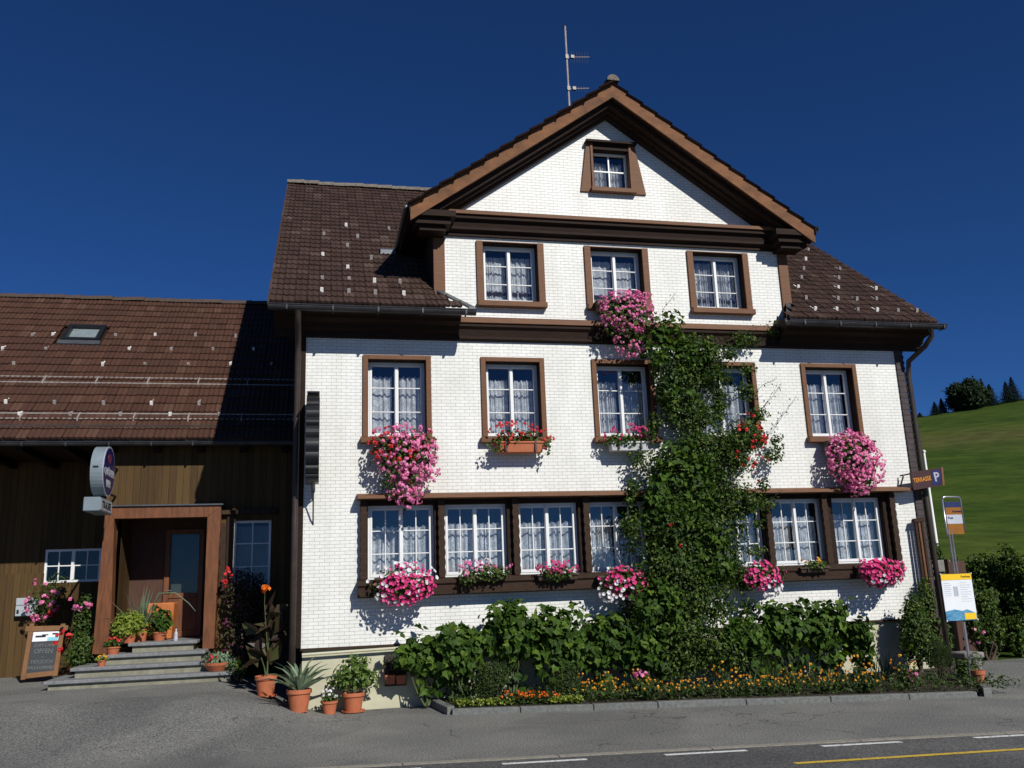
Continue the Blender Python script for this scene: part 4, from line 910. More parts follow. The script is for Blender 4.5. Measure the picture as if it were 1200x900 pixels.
def letterbox():
    a, b = W(19.5, 701, 4.95), W(42.5, 721.5, 4.95)
    T_ = thing("letterbox", "pale grey metal letterbox on the boarded wall above the chalkboard", "letterbox", (a.x, 5.0, b.z))
    MB().box(a.x, b.x, 4.92, 5.14, b.z, a.z).build("case", simple("letterbox_grey", (.46, .50, .52), None, .35), T_, bevel=.01)
    h = a.z - b.z
    MB().box(a.x + .01, b.x - .01, 4.914, 4.919, b.z + h * .60, b.z + h * .62).box(a.x + (b.x - a.x) * .5, b.x - .08, 4.912, 4.918, a.z - h * .3, a.z - h * .16).box(a.x + .03, a.x + .07, 4.912, 4.918, b.z + h * .15, b.z + h * .36).build("slot", 'black', T_)
letterbox()

def chalkboard():
    Yb = 3.75; a, b, c, d = W(33, 733, Yb), W(79, 732, Yb), W(69.5, 792, Yb - .25), W(22.5, 797.5, Yb - .25)
    T_ = thing("chalkboard", "wood framed chalkboard standing on the asphalt below the letterbox", "chalkboard", ((c.x + d.x) / 2, Yb, c.z))
    def P(u, v, n=0.0):
        q_ = a * (1 - u) * (1 - v) + b * u * (1 - v) + c * u * v + d * (1 - u) * v; return q_ + Vector((0, -n, n * .2))
    def bar(u0, u1, v0, v1, n0, n1, mb):
        return mb.hexa([P(u0, v1, n1), P(u1, v1, n1), P(u1, v1, n0), P(u0, v1, n0), P(u0, v0, n1), P(u1, v0, n1), P(u1, v0, n0), P(u0, v0, n0)])
    f = MB(); bar(0.04, .16, -.03, 1.0, 0, .035, f); bar(.84, .96, -.03, 1.0, 0, .035, f); bar(-.04, 1.04, .02, .12, .002, .04, f); bar(.16, .84, .89, .985, .002, .033, f)
    f.build("frame", 'boardframe', T_, bevel=.004)
    g = MB(); bar(.16, .84, .12, .89, 0, .012, g); g.build("slate", 'slate', T_)
    g = MB(); bar(.17, .83, .125, .31, .013, .017, g); po = g.build("poster", 'buswhite', T_)
    g = MB(); bar(.55, .82, .24, .305, .018, .020, g); g.build("print", simple("sky_blue_print", (.25, .62, .75), None, .4), po)
    g = MB(); bar(.24, .50, .20, .235, .018, .020, g); bar(.40, .56, .18, .20, .018, .020, g); bar(.66, .80, .16, .19, .018, .020, g); g.build("print", 'black', po)
    xd = (b - a).normalized(); yd = (a - d).normalized()
    for tx, v, s_ in (("ZUM CAFE", .39, .085), ("OFFEN", .50, .12), ("-", .60, .12), ("HERZLICH", .70, .09), ("WILLKOMMEN", .81, .085)):
        text_mesh(tx, s_, 'chalk', T_, "chalk_lettering", P(.5, v, .015), xd, yd, sx=.9)
    g = MB(); e = Vector((0, .55, 0)); ga = [P(.1, 0), P(.9, 0)]
    for u in (.08, .92):
        p0 = P(u, .0, 0); p1 = P(u, 1, 0) + Vector((0, .85, .0)); g.tube([p0, p1], .022, 6)
    g.build("rear_leg", 'portal', T_)
chalkboard()

def bus_sign():
    X0, Y0 = 9.93, -2.5
    T_ = thing("bus_stop_sign", "bus stop pole with yellow timetable board at the end of the flower bed", "sign", (X0, Y0, 0))
    top = W(1121, 582, Y0).z; a = W(1107, 600, Y0).x; b = W(1137, 600, Y0).x
    z_ = lambda y: W(1120, y, Y0).z
    poleX = X0
    MB().tube([(poleX, Y0, 0), (poleX, Y0, z_(672))], .024, 10).tube([(poleX - .03, Y0, z_(676)), (poleX - .03, Y0, z_(620))], .016, 8).tube([(poleX + .02, Y0, z_(676)), (poleX + .02, Y0, z_(620))], .016, 8).build("pole", 'steel', T_, smooth=True)
    u0, u1 = poleX - .06, poleX + .27; r = .05
    arc = [(u0, z_(626)), (u0, top - r)] + [(u0 + r - r * math.cos(t), top - r + r * math.sin(t)) for t in (.5, 1.0, 1.57)] + [(u1 - r + r * math.sin(t), top - r + r * math.cos(t)) for t in (.5, 1.0, 1.57)] + [(u1, z_(624))]
    MB().tube([(x, Y0, z) for x, z in arc], .017, 8).build("hoop", 'steel', T_, smooth=True)
    z0, z1 = z_(626), z_(588); H_ = z1 - z0
    fl_ = MB().box(u0 + .02, u1 - .02, Y0 - .012, Y0 + .012, z0, z1).build("flag", simple("flag_amber", (.30, .12, .012), None, .4), T_)
    MB().box(u0 + .021, u1 - .021, Y0 - .015, Y0 - .0125, z1 - H_ * .17, z1 - .001).build("blue_band", simple("flag_dark_blue", (.02, .035, .12), None, .4), fl_)
    MB().box(u0 + .021, u1 - .021, Y0 - .015, Y0 - .0125, z1 - H_ * .68, z1 - H_ * .40).build("grey_band", 'busgrey', fl_)
    text_mesh("PostAuto", .045, 'signblue', fl_, "lettering", (u1 - .10, Y0 - .016, z1 - H_ * .3), (1, 0, 0), (0, 0, 1))
    text_mesh("Post", .055, 'signblue', fl_, "lettering", (u0 + .09, Y0 - .018, z1 - H_ * .50), (1, 0, 0), (0, 0, 1))
    # timetable board
    b0, b1 = W(1105, 700, Y0 - .04).x, W(1141, 700, Y0 - .04).x; t0, t1 = z_(727), z_(672.5); y = Y0 - .05; Hh = t1 - t0; Wd = b1 - b0
    bo = MB().box(b0 - .012, b1 + .012, y, y + .035, t0 - .012, t1 + .012).build("timetable_case", 'black', T_, bevel=.008)
    MB().box(b0, b1, y - .004, y - .001, t0, t1).build("timetable", 'buswhite', bo)
    MB().box(b0, b1, y - .008, y - .005, t1 - Hh * .13, t1).build("header", 'busyellow', bo)
    MB().prism([(b0, t0 + Hh * .2), (b0, t0), (b1, t0), (b1, t0 + Hh * .14), (b0 + Wd * .7, t0 + Hh * .23), (b0 + Wd * .55, t0 + Hh * .2), (b0 + Wd * .3, t0 + Hh * .24)], y - .007, y - .005).build("lake_picture", 'busblue', bo)
    MB().box(b0 + Wd * .60, b1 - .015, y - .010, y - .0085, t0 + .01, t0 + Hh * .15).build("yellow_note", 'busyellow', bo)
    MB().box(b0 + Wd * .36, b0 + Wd * .50, y - .008, y - .005, t0 + Hh * .52, t0 + Hh * .73).build("table_print", 'busgrey', bo)
    ln = MB()
    for k in range(7): ln.box(b0 + .03, b0 + Wd * (.30 if k % 2 else .26), y - .006, y - .0045, t1 - Hh * (.20 + k * .045), t1 - Hh * (.19 + k * .045) )
    for k in range(9): ln.box(b0 + Wd * .58, b0 + Wd * (.92 if k % 3 else .8), y - .006, y - .0045, t1 - Hh * (.20 + k * .05), t1 - Hh * (.192 + k * .05))
    ln.build("small_print", 'busgrey', bo)['kind'] = 'stuff'
    text_mesh("PostAuto", .045, 'black', bo, "lettering", (b1 - .11, y - .010, t1 - Hh * .065), (1, 0, 0), (0, 0, 1))
    for x in (b0 - .0, b1 + .0):
        for z in (t0, t1): MB().lathe([(.012, -.012), (.014, 0), (.012, .012)], (x, y - .005, z), 8).build("screw", 'guardb', bo)
bus_sign()

# flagpole, planter wall, panel and posts at the far corner
fp = W(1090, 580, 6.0); MB_ = MB().tube([(fp.x, 6, 0), (fp.x, 6, W(1082, 531, 6).z)], [.04, .025], 10)
FP = thing("flagpole", "slender white flagpole standing on the meadow side of the inn", "flagpole", (fp.x, 6, 0))
MB_.build("pole", 'white', FP, smooth=True); MB().lathe([(.02, 0), (.05, .03), (.05, .06), (.01, .09)], (fp.x, 6, W(1082, 531, 6).z), 10).build("knob", 'white', FP, smooth=True)
PWa, PWb = W(1086, 672, 2.2), W(1110, 656, 2.2)
PWl = thing("planter_wall", "low grey concrete planter wall behind the corner of the inn", "wall", (PWa.x, 2.2, 0))
MB().box(11.7, PWb.x, 2.2, 2.9, 0, PWa.z).build("wall", 'concrete', PWl, bevel=.01); MB().box(11.66, PWb.x + .04, 2.15, 2.95, PWa.z + .02, PWb.z).build("coping", 'concrete', PWl, bevel=.012)
a, b = W(1112, 658, 1.6), W(1137, 700, 1.6)
PN = thing("board_screen", "reddish brown upright board panel behind the bus stop pole", "panel", (a.x, 1.6, 0))
MB().box(a.x, b.x, 1.6, 1.68, 0, a.z).build("panel", 'redwood', PN, bevel=.006)
MB().box(a.x - .05, a.x, 1.58, 1.70, 0, a.z + .05).build("post", 'redwood', PN, bevel=.006)
a = W(1069.5, 610, -.12); SP = thing("wooden_trellis", "narrow brown slatted trellis leaning at the corner below the terrace board", "trellis", (a.x, -.15, .2))
for dx, m in ((0, 'darkbeam'), (.07, 'trim'), (.135, 'darkbeam')):
    MB().box(a.x + dx, a.x + dx + .045, -.18, -.13, 1.0, a.z - .02).build("slat", m, SP, bevel=.004)
MB().hexa([(a.x - .03, -.20, a.z - .04), (a.x + .21, -.20, a.z - .02), (a.x + .21, -.10, a.z - .02), (a.x - .03, -.10, a.z - .04), (a.x, -.20, a.z + .03), (a.x + .2, -.20, a.z + .06), (a.x + .2, -.1, a.z + .06), (a.x, -.1, a.z + .03)]).build("cap", 'darkbeam', SP)
SB = thing("stone_block", "old concrete block standing at the end of the flower bed", "block", (10.35, -1.5, 0))
c0 = W(1136, 764, -1.5); MB().box(c0.x - .16, c0.x + .14, -1.6, -1.3, .05, c0.z - .1).build("block", 'concrete', SB, bevel=.02); MB().box(c0.x - .2, c0.x + .18, -1.64, -1.26, c0.z - .1, c0.z + .0).build("top", 'concrete', SB, bevel=.02)

# ================================================================== FLOWER BOXES
def wblob(px, py, rx, ry, Y, ry_depth=.25, wt=1.0):
    p = W(px, py, Y); k = (Y + 15) / F_PX
    return (p.x, p.y, p.z, rx * k * .97, ry_depth, ry * k, wt)
def flower_box(name, label, boxpx, Y, boxm, fol, nleaf, leafsize, fl_list, leafm='leafgeran', shape='round', seed=1, group=None, depth=.2):
    x0, x1, y0, y1 = boxpx; a, b = W(x0, (y0 + y1) / 2, Y), W(x1, (y0 + y1) / 2, Y); zt, zb_ = W((x0 + x1) / 2, y0, Y).z, W((x0 + x1) / 2, y1, Y).z
    T_ = thing(name, label, "flower box", ((a.x + b.x) / 2, Y, zb_), group)
    m = MB(); ya, yb = Y - .02, min(Y + depth, -.02)
    m.hexa([(a.x + .02, ya + .03, zb_), (b.x - .02, ya + .03, zb_), (b.x - .02, yb - .02, zb_), (a.x + .02, yb - .02, zb_), (a.x, ya, zt), (b.x, ya, zt), (b.x, yb, zt), (a.x, yb, zt)])
    m.build("planter", boxm, T_, bevel=.008)
    MB().box(a.x - .012, b.x + .012, ya - .012, yb, zt - .035, zt - .005).build("rim", boxm, T_, bevel=.005)
    for q_ in (b.x - .16, a.x + .13): MB().box(q_, q_ + .03, ya - .018, ya + .01, zb_ + .02, zt).build("bracket", 'gutter', T_)
    foliage("leaves", leafm, T_, fol, nleaf, leafsize, shape, seed, ymax=-.03, shell=.35)
    for i, (m_, blobs, n, kw) in enumerate(fl_list):
        kw = dict(kw); flowers(kw.pop('name', "blossoms"), m_, T_, blobs, n, seed=seed * 13 + i, ymax=-.04, **kw)
    return T_
B = wblob
flower_box("flower_box", "huge trailing pink and red geranium below the window nearest the dark sign", (440, 500, 514, 530), -.30, 'boxbrown',
    [B(470, 530, 40, 30, -.32, .26), B(472, 560, 30, 30, -.32, .22), B(500, 530, 14, 25, -.3, .2, .5)], 1300, .055,
    [('pink', [B(476, 535, 38, 34, -.33, .30), B(478, 570, 22, 26, -.33, .26), B(505, 540, 9, 28, -.3, .2, .5), B(470, 506, 34, 9, -.3, .2, .5)], 360, dict(r=.036, psize=.034, name="pink_blossoms", shell=.7)),
     ('red', [B(450, 520, 18, 22, -.34, .28), B(495, 513, 12, 16, -.34, .2, .6), B(472, 534, 18, 12, -.36, .28)], 62, dict(r=.034, psize=.034, name="red_blossoms", shell=.8))], seed=2)
flower_box("flower_box", "terracotta window box of red geraniums below the second bedroom window", (583, 637, 517, 530), -.30, 'terra',
    [B(608, 513, 34, 12, -.22, .14), B(583, 523, 16, 9, -.3, .1, .6), B(642, 522, 6, 12, -.28, .1, .6)], 520, .05,
    [('red', [B(605, 505, 36, 10, -.24, .15), B(642, 520, 7, 12, -.3, .1, .5), B(588, 517, 16, 9, -.32, .1, .5)], 58, dict(r=.028, psize=.030))], seed=3)
flower_box("flower_box", "white window box of pink geraniums half hidden by the climbing rose", (716, 760, 517, 528), -.30, 'plastw',
    [B(730, 517, 30, 11, -.25, .14)], 420, .05,
    [('mag', [B(748, 506, 15, 6, -.24, .12), B(718, 512, 12, 7, -.3, .12, .5), B(733, 502, 18, 5, -.26, .1, .5)], 46, dict(r=.028, psize=.030))], seed=4)
flower_box("flower_box", "big pink geranium mass high up under the middle gable window", (700, 752, 352, 366), -.30, 'boxbrown',
    [B(735, 375, 38, 34, -.35, .28), B(730, 360, 34, 20, -.3, .22, .6), B(745, 402, 20, 18, -.32, .2, .6)], 1500, .055,
    [('pink', [B(735, 368, 38, 30, -.37, .32), B(738, 398, 24, 24, -.35, .24, .8), B(735, 348, 34, 9, -.3, .2, .6)], 300, dict(r=.034, psize=.031, shell=.75))], seed=5)
flower_box("flower_box", "large round pink geranium below the window nearest the far downpipe", (970, 1026, 516, 530), -.30, 'boxbrown',
    [B(998, 540, 35, 34, -.34, .28), B(1008, 565, 22, 20, -.32, .22)], 1400, .055,
    [('pink', [B(998, 537, 36, 36, -.36, .32), B(1006, 562, 24, 22, -.34, .26, .8), B(1025, 545, 11, 26, -.3, .2, .5)], 520, dict(r=.036, psize=.033, shell=.72))], seed=6)
flower_box("flower_box", "red geranium box at the window almost lost in the climbing rose", (850, 884, 515, 526), -.28, 'boxbrown',
    [B(872, 512, 26, 16, -.32, .2)], 500, .05, [('red', [B(880, 512, 20, 18, -.42, .26)], 24, dict(r=.030, psize=.032))], seed=7)
GL = "ground floor flower boxes"
pet = dict(disc=True, psize=.036, shell=.8)
flower_box("flower_box", "magenta and white petunias spilling over the sill of the end window by the sign", (440, 506, 676, 690), -.42, 'boxbrown',
    [B(472, 685, 38, 20, -.46, .2)], 800, .045,
    [('mag', [B(478, 684, 34, 22, -.5, .24), B(470, 700, 24, 10, -.48, .2, .5)], 250, dict(disc=True, psize=.030, shell=.75, name="magenta_blossoms")), ('whitep', [B(472, 682, 42, 24, -.48, .24)], 44, dict(disc=True, psize=.034, shell=.9, name="white_blossoms"))], seed=8, group=GL)
flower_box("flower_box", "low box of pink white and leafy plants on the second sill from the sign", (544, 594, 674, 681), -.36, 'boxbrown',
    [B(574, 671, 26, 10, -.36, .14), B(548, 676, 12, 10, -.4, .12, .6)], 620, .045,
    [('pink', [B(552, 667, 16, 10, -.38, .14), B(585, 662, 16, 5, -.36, .12, .6)], 44, dict(r=.024, psize=.028, name="pink_blossoms")), ('whitep', [B(562, 661, 16, 6, -.38, .12)], 10, dict(r=.024, psize=.03, name="white_blossoms"))], seed=9, group=GL)
flower_box("flower_box", "low box of rose red geraniums on the third sill from the sign", (630, 678, 672, 680), -.36, 'boxbrown',
    [B(653, 671, 25, 9, -.36, .14)], 520, .045, [('mag', [B(653, 665, 27, 7, -.38, .15)], 58, dict(r=.026, psize=.028))], seed=10, group=GL)
flower_box("flower_box", "pink and white petunias hanging low just before the climbing rose", (702, 756, 674, 687), -.42, 'boxbrown',
    [B(730, 682, 30, 18, -.44, .2)], 650, .045,
    [('mag', [B(734, 682, 28, 20, -.48, .22), B(705, 675, 10, 8, -.4, .15, .4)], 110, dict(disc=True, psize=.030, shell=.75, name="pink_blossoms")), ('whitep', [B(722, 692, 24, 15, -.5, .22)], 48, dict(disc=True, psize=.034, name="white_blossoms"))], seed=11, group=GL)
flower_box("flower_box", "pink and white petunias hanging just beyond the climbing rose", (872, 920, 668, 682), -.42, 'boxbrown',
    [B(895, 674, 30, 18, -.44, .2)], 650, .045,
    [('mag', [B(893, 674, 28, 18, -.48, .22)], 120, dict(disc=True, psize=.030, shell=.75, name="pink_blossoms")), ('whitep', [B(902, 688, 18, 12, -.5, .2)], 42, dict(disc=True, psize=.034, name="white_blossoms"))], seed=12, group=GL)
flower_box("flower_box", "small box with yellow blossoms on the sill between two petunia boxes", (938, 972, 664, 671), -.34, 'boxbrown',
    [B(956, 662, 18, 7, -.34, .12)], 260, .045, [('gold', [B(950, 656, 14, 5, -.36, .12)], 10, dict(r=.022, psize=.026))], seed=13, group=GL)
flower_box("flower_box", "magenta petunias spilling over the sill of the last window by the corner", (1008, 1060, 664, 676), -.42, 'boxbrown',
    [B(1034, 672, 32, 18, -.46, .22)], 750, .045,
    [('mag', [B(1034, 671, 32, 19, -.5, .26), B(1018, 662, 16, 9, -.45, .2, .4)], 230, dict(disc=True, psize=.032, shell=.75, name="magenta_blossoms")), ('whitep', [B(1034, 678, 26, 14, -.52, .24)], 26, dict(disc=True, psize=.034, name="white_blossoms"))], seed=14, group=GL)

# ================================================================== CLIMBING ROSE
CR = thing("climbing_rose", "tall climbing rose and vine covering the white facade up to the gable window", "climbing plant", (7.0, -.35, .08))
gb = W(800, 796, -.5)
def vpath(pts, Y=-.2): return [W(a, b, Y) for a, b in pts]
mb = MB()
for pts, r in (([(800, 792), (803, 720), (798, 640), (806, 560), (815, 480), (830, 410)], .045), ([(812, 790), (820, 700), (826, 610), (818, 520), (800, 440), (780, 400)], .035), ([(790, 790), (776, 700), (770, 620), (782, 540)], .03), ([(826, 610), (850, 540), (876, 500), (900, 470)], .018)):
    mb.tube(vpath(pts), [r * (1 - .6 * i / (len(pts) - 1)) for i in range(len(pts))], 8)
mb.build("stem", 'bark', CR, smooth=True)
cb = [B(815, 408, 38, 22, -.30, .26), B(796, 440, 34, 26, -.34, .28), B(832, 440, 34, 28, -.28, .22), B(842, 472, 16, 26, -.24, .15, .8), B(786, 462, 20, 26, -.3, .2), B(802, 480, 38, 32, -.38, .3), B(830, 485, 22, 22, -.3, .22), B(826, 520, 52, 26, -.42, .34), B(788, 545, 44, 30, -.42, .34),
      B(850, 538, 46, 30, -.42, .32), B(875, 510, 27, 26, -.40, .26), B(812, 575, 68, 36, -.46, .36), B(862, 585, 36, 26, -.40, .30), B(784, 615, 50, 38, -.48, .36), B(840, 620, 46, 36, -.44, .34), B(795, 662, 60, 36, -.52, .38), B(845, 660, 30, 34, -.44, .3),
      B(816, 700, 56, 36, -.54, .38), B(770, 710, 38, 32, -.5, .36), B(800, 745, 62, 36, -.58, .42), B(845, 762, 46, 30, -.5, .36), B(790, 775, 46, 24, -.5, .36), B(872, 398, 28, 12, -.2, .12, .5), B(905, 388, 24, 8, -.14, .08, .3)]
rc = random.Random(12)
for yy, xl, xr in ((415, 772, 860), (440, 768, 868), (465, 772, 872), (490, 768, 895), (515, 760, 905), (540, 750, 905), (565, 742, 898), (590, 738, 892), (615, 735, 885), (640, 733, 880), (665, 734, 872), (690, 736, 866), (715, 738, 872), (740, 735, 885)):
    for xx in (xl, xr): cb.append(B(xx + rc.uniform(-5, 7), yy + rc.uniform(-8, 8), rc.uniform(9, 17), rc.uniform(9, 16), -.30, .16, .7))
    cb.append(B(rc.uniform(xl, xr), yy, rc.uniform(12, 22), rc.uniform(10, 20), -.62 if yy > 500 else -.45, .2, .9))
foliage("rose_leaves", 'leafrose', CR, cb, 42000, .070, 'oval', 21, shell=.25, gap=.14, ymax=-.03, jitter=.6)
foliage("vine_leaves", 'leafvine', CR, [B(815, 415, 30, 22, -.42, .24), B(790, 385, 12, 28, -.4, .22), B(770, 400, 22, 34, -.50, .2), B(800, 470, 26, 20, -.5, .25, .5), B(770, 590, 22, 20, -.6, .25, .5), B(835, 650, 28, 40, -.66, .25, .7), B(800, 570, 46, 60, -.72, .25, .6), B(770, 715, 36, 40, -.8, .25, .8)], 1500, .10, 'vine', 22, shell=.6, ymax=-.05)
# long free shoots
rnd = random.Random(9); mb = MB(); pts_c = []
for p in ([(868, 512), (884, 488), (903, 466), (918, 448)], [(890, 520), (905, 505), (920, 486), (934, 464)], [(870, 470), (884, 462), (896, 450), (906, 446)], [(780, 380), (778, 362), (790, 345)], [(855, 398), (880, 385), (905, 380), (925, 366)], [(760, 572), (746, 560), (742, 548)], [(885, 590), (905, 585), (914, 575)]):
    V_ = [W(a, b, -.32) + Vector((0, rnd.uniform(-.1, .1), 0)) for a, b in p]; mb.tube(V_, .004, 5)
    for a, b in zip(V_[:-1], V_[1:]):
        for k in range(9): pts_c.append(a.lerp(b, k / 9) + Vector((rnd.uniform(-.05, .05), rnd.uniform(-.03, .03), rnd.uniform(-.05, .05))))
mb.build("shoot", 'stem', CR)
rg = np.random.default_rng(5); c = np.array([tuple(p) for p in pts_c]); mb = MB(); leaves(mb, rg, c, np.tile([0.1, -.7, .4], (len(c), 1)), rg.uniform(.035, .06, len(c)), 'oval', .3, .5); mb.build("shoot_leaves", 'leafrose', CR)
flowers("rose_blossoms", 'red', CR, [B(880, 520, 26, 36, -.70, .2), B(812, 500, 30, 40, -.78, .15, .25), B(885, 545, 14, 26, -.6, .15, .4), B(795, 600, 30, 50, -.85, .1, .2)], 26, r=.026, psize=.034, seed=77)

# ================================================================== PLANTS IN THE BED
def leafy_shrub(px, top, half, label, seed, Y=-.55, base=795, n=420, size=.145, extra=()):
    p = W(px, base, Y); zt = W(px, top, Y).z; k = (Y + 15) / F_PX
    T_ = thing("vine_shrub", label, "shrub", (p.x, Y, .08), "broad leaved vines along the foot of the wall")
    rr = random.Random(seed); hgt = zt - .35; mid = .35 + hgt * .60
    bl = []
    for i in range(6):
        bl.append((p.x + rr.uniform(-.62, .62) * half * k, Y + rr.uniform(-.08, .1), mid + rr.uniform(-.25, .30) * hgt, half * k * .48, .26, hgt * .26))
    bl.append((p.x, Y, mid, half * k * .8, .30, hgt * .40))
    bl.append((p.x + rr.uniform(-.2, .2), Y, .45, half * k * .75, .2, .26, .4))
    foliage("leaves", 'leafvine', T_, bl, int(n * 1.5), size * .86, 'vine', seed, shell=.3, droop=1.3, ymax=-.05, jitter=.38)
    tops = [(b[0], b[1], b[2]) for b in bl[:6]] + [(p.x + rr.uniform(-.5, .5) * half * k, Y, mid) for _ in range(3)]
    stems("stem", 'stem', T_, (p.x, Y, .05), tops, .016, seed)
    rg2 = np.random.default_rng(seed + 50)   # odd leaves on stalks that stand proud of the top
    c = np.stack([p.x + rg2.uniform(-.9, .9, 16) * half * k, Y + rg2.uniform(-.3, .2, 16), zt + rg2.uniform(-.12, .10, 16)], 1); mb = MB()
    leaves(mb, rg2, c, np.tile([0.1, -.5, .6], (16, 1)), rg2.uniform(.10, .17, 16), 'vine', .6, .5); mb.build("top_leaves", 'leafvine', T_)
    return T_
leafy_shrub(500, 742, 36, "vine shrub at the end of the wall above the red cellar planters", 31, Y=-.35, base=800)
leafy_shrub(545, 736, 36, "vine shrub behind the round small-leaved bush", 32)
leafy_shrub(600, 712, 40, "tall vine shrub under the second and third ground floor windows", 33)
leafy_shrub(655, 716, 38, "vine shrub beneath the rose red window box", 34)
leafy_shrub(705, 724, 38, "vine shrub beneath the petunias before the climbing rose", 35)
leafy_shrub(752, 742, 30, "low vine shrub at the foot of the climbing rose", 36, Y=-.7)
leafy_shrub(880, 728, 38, "vine shrub just beyond the foot of the climbing rose", 37)
leafy_shrub(928, 706, 40, "tallest vine shrub under the small box of yellow blossoms", 38, Y=-.6)
leafy_shrub(972, 708, 38, "vine shrub under the corner petunias", 39, Y=-.6)
leafy_shrub(1012, 730, 26, "outermost vine shrub beside the bare plinth", 40, Y=-.6, n=380)

def small_bush(name, label, cat, px, base, top, half, Y, m, n, size, shape='oval', seed=1, group=None, z0=.08, trunk=True, rx=.9):
    p = W(px, base, Y); zt = W(px, top, Y).z; k = (Y + 15) / F_PX; hz = (zt - z0) / 2
    T_ = thing(name, label, cat, (p.x, Y, z0), group)
    rr = random.Random(seed); R = half * k
    bl = [(p.x, Y, z0 + hz * 1.05, R * .85, R * .7, hz * .9)] + [(p.x + rr.uniform(-.5, .5) * R, Y + rr.uniform(-.4, .4) * R, z0 + hz * (1 + rr.uniform(-.5, .6)), R * .5, R * .45, hz * .45, .7) for _ in range(6)]
    foliage("leaves", m, T_, bl, n, size, shape, seed, shell=.3, jitter=.6)
    if trunk: stems("stem", 'bark', T_, (p.x, Y, z0 - .03), [(b[0], b[1], b[2]) for b in bl], .014, seed)
    return T_
small_bush("round_bush", "round small-leaved bush in front of the vines near the kerb end", "bush", 574, 826, 774, 30, -1.0, 'leaffine', 2600, .036, seed=51)
small_bush("round_bush", "small dark bush between the orange marigolds and the vines", "bush", 664, 818, 778, 18, -1.1, 'leaffine', 1300, .036, seed=52)
small_bush("conifer_bush", "dense dark upright conifer beside the bus stop pole", "bush", 1107, 806, 744, 19, -1.7, 'leaffine', 4200, .035, 'blade', seed=53)
small_bush("leafy_bush", "loose light green bush behind the terracotta pipe pot", "bush", 1136, 800, 770, 15, -2.0, 'leafgeran', 700, .06, seed=54)
small_bush("corner_climber", "thin climber growing up the far corner of the inn", "climbing plant", 1082, 800, 690, 22, -.5, 'leafrose', 5200, .06, seed=55)
cc = [x for x in bpy.data.objects if x.name.startswith("corner_climber")][0]
foliage("upper_leaves", 'leafrose', cc, [B(1086, 700, 12, 26, -.2, .12), B(1078, 735, 14, 26, -.25, .15), B(1092, 760, 16, 24, -.6, .2)], 3000, .055, 'oval', 56)

# marigolds and edging plants
def marigold_proto(m, label, h, n_fl, seed, size=.9):
    T_ = thing("marigold", label, "flower", (0, 0, 0), {'gold': "golden marigolds along the kerb", 'orangep': "orange marigolds along the kerb"}[m])
    foliage("leaves", 'leaffine', T_, [(0, 0, h * .45, .15, .13, h * .5)], 260, .045, 'oval', seed, shell=.2, jitter=.7)
    flowers("blossoms", m, T_, [(0, -.02, h * .82, .20, .19, h * .32)], n_fl, r=.012, psize=.021, petals=9, seed=seed, front=False)
    return T_
def scatter_line(src, spots, z=.085, seed=0):
    rr = random.Random(seed); first = True
    for x, y in spots:
        o = src if first else copy_tree(src); first = False
        o.location = (x, y, z); o.rotation_euler[2] = rr.uniform(-.5, .5); s = rr.uniform(.8, 1.15); o.scale = (s, s, s)
rr = random.Random(17)
ora = marigold_proto('orangep', "orange marigold in the low row beside the round small-leaved bush", .17, 16, 61)
scatter_line(ora, [(WZ(px, 829, .085).x, kf(WZ(px, 829, .085).x) + .20 + rr.uniform(-.02, .06)) for px in (606, 622, 637, 652)])
gold1 = marigold_proto('gold', "golden marigold in the row along the granite kerb", .24, 11, 62)
xs_ = []
x = WZ(690, 822, .085).x
while x < WZ(1010, 806, .085).x: xs_.append(x); x += .29
scatter_line(gold1, [(x, kf(x) + .22 + rr.uniform(-.06, .34)) for x in xs_], seed=3)
gold2 = marigold_proto('gold', "taller golden marigold rising behind the kerb row", .40, 11, 63)
scatter_line(gold2, [(x, kf(x) + .52 + rr.uniform(-.05, .15)) for x in (xs_[0], xs_[0] + .4, xs_[1] + .5, 6.2, 7.2, 7.55, 7.9, 8.2, 8.9)], seed=4)
def pink_flower(px, py, label, seed):
    p = W(px, py, -1.6 if px < 900 else -2.4); T_ = thing("pink_flower", label, "flower", (p.x, p.y, .085))
    foliage("leaves", 'leafgeran', T_, [(p.x, p.y, .25, .13, .12, .18)], 120, .06, 'oval', seed, shell=.2)
    flowers("blossoms", 'pink', T_, [(p.x, p.y - .02, p.z, .08, .06, .05)], 7, r=.035, psize=.04, seed=seed, front=False); stems("stem", 'stem', T_, (p.x, p.y, .07), [(p.x, p.y, p.z)], .008, seed)
pink_flower(751, 792, "pink flower among the marigolds below the climbing rose", 65); pink_flower(1068, 793, "pink flower among the marigolds near the bus stop", 66)
# low growth on the soil
rg = np.random.default_rng(70); n = 5200; mb = MB(); xx = rg.uniform(2.0, 10.3, n); yy = np.array([kf(x) for x in xx]) + .10 + rg.uniform(0, 1, n) ** 1.4 * 1.35
yy = np.minimum(yy, -.1); c = np.stack([xx, yy, .085 + rg.uniform(0, .16, n)], 1)
leaves(mb, rg, c, np.tile([0, -.4, .8], (n, 1)), rg.uniform(.03, .075, n), 'oval', -.3, .6); tag(mb.build("ground_cover", 'leaffine', None), "low green growth between the marigolds and the kerb", "ground cover", kind='stuff')
n = 900; mb = MB(); xx = np.concatenate([rg.uniform(2.05, 2.9, n // 2), rg.uniform(3.4, 3.9, n // 2)]); yy = np.array([kf(x) for x in xx]) + .05 + rg.uniform(0, .3, n); c = np.stack([xx, yy, .11 + rg.uniform(0, .07, n)], 1)
leaves(mb, rg, c, np.tile([0, -.4, .8], (n, 1)), rg.uniform(.02, .05, n), 'round', -.2, .6); tag(mb.build("yellow_stonecrop", 'leafyellow', None), "yellow green stonecrop cushions spilling over the kerb end", "ground cover", kind='stuff')
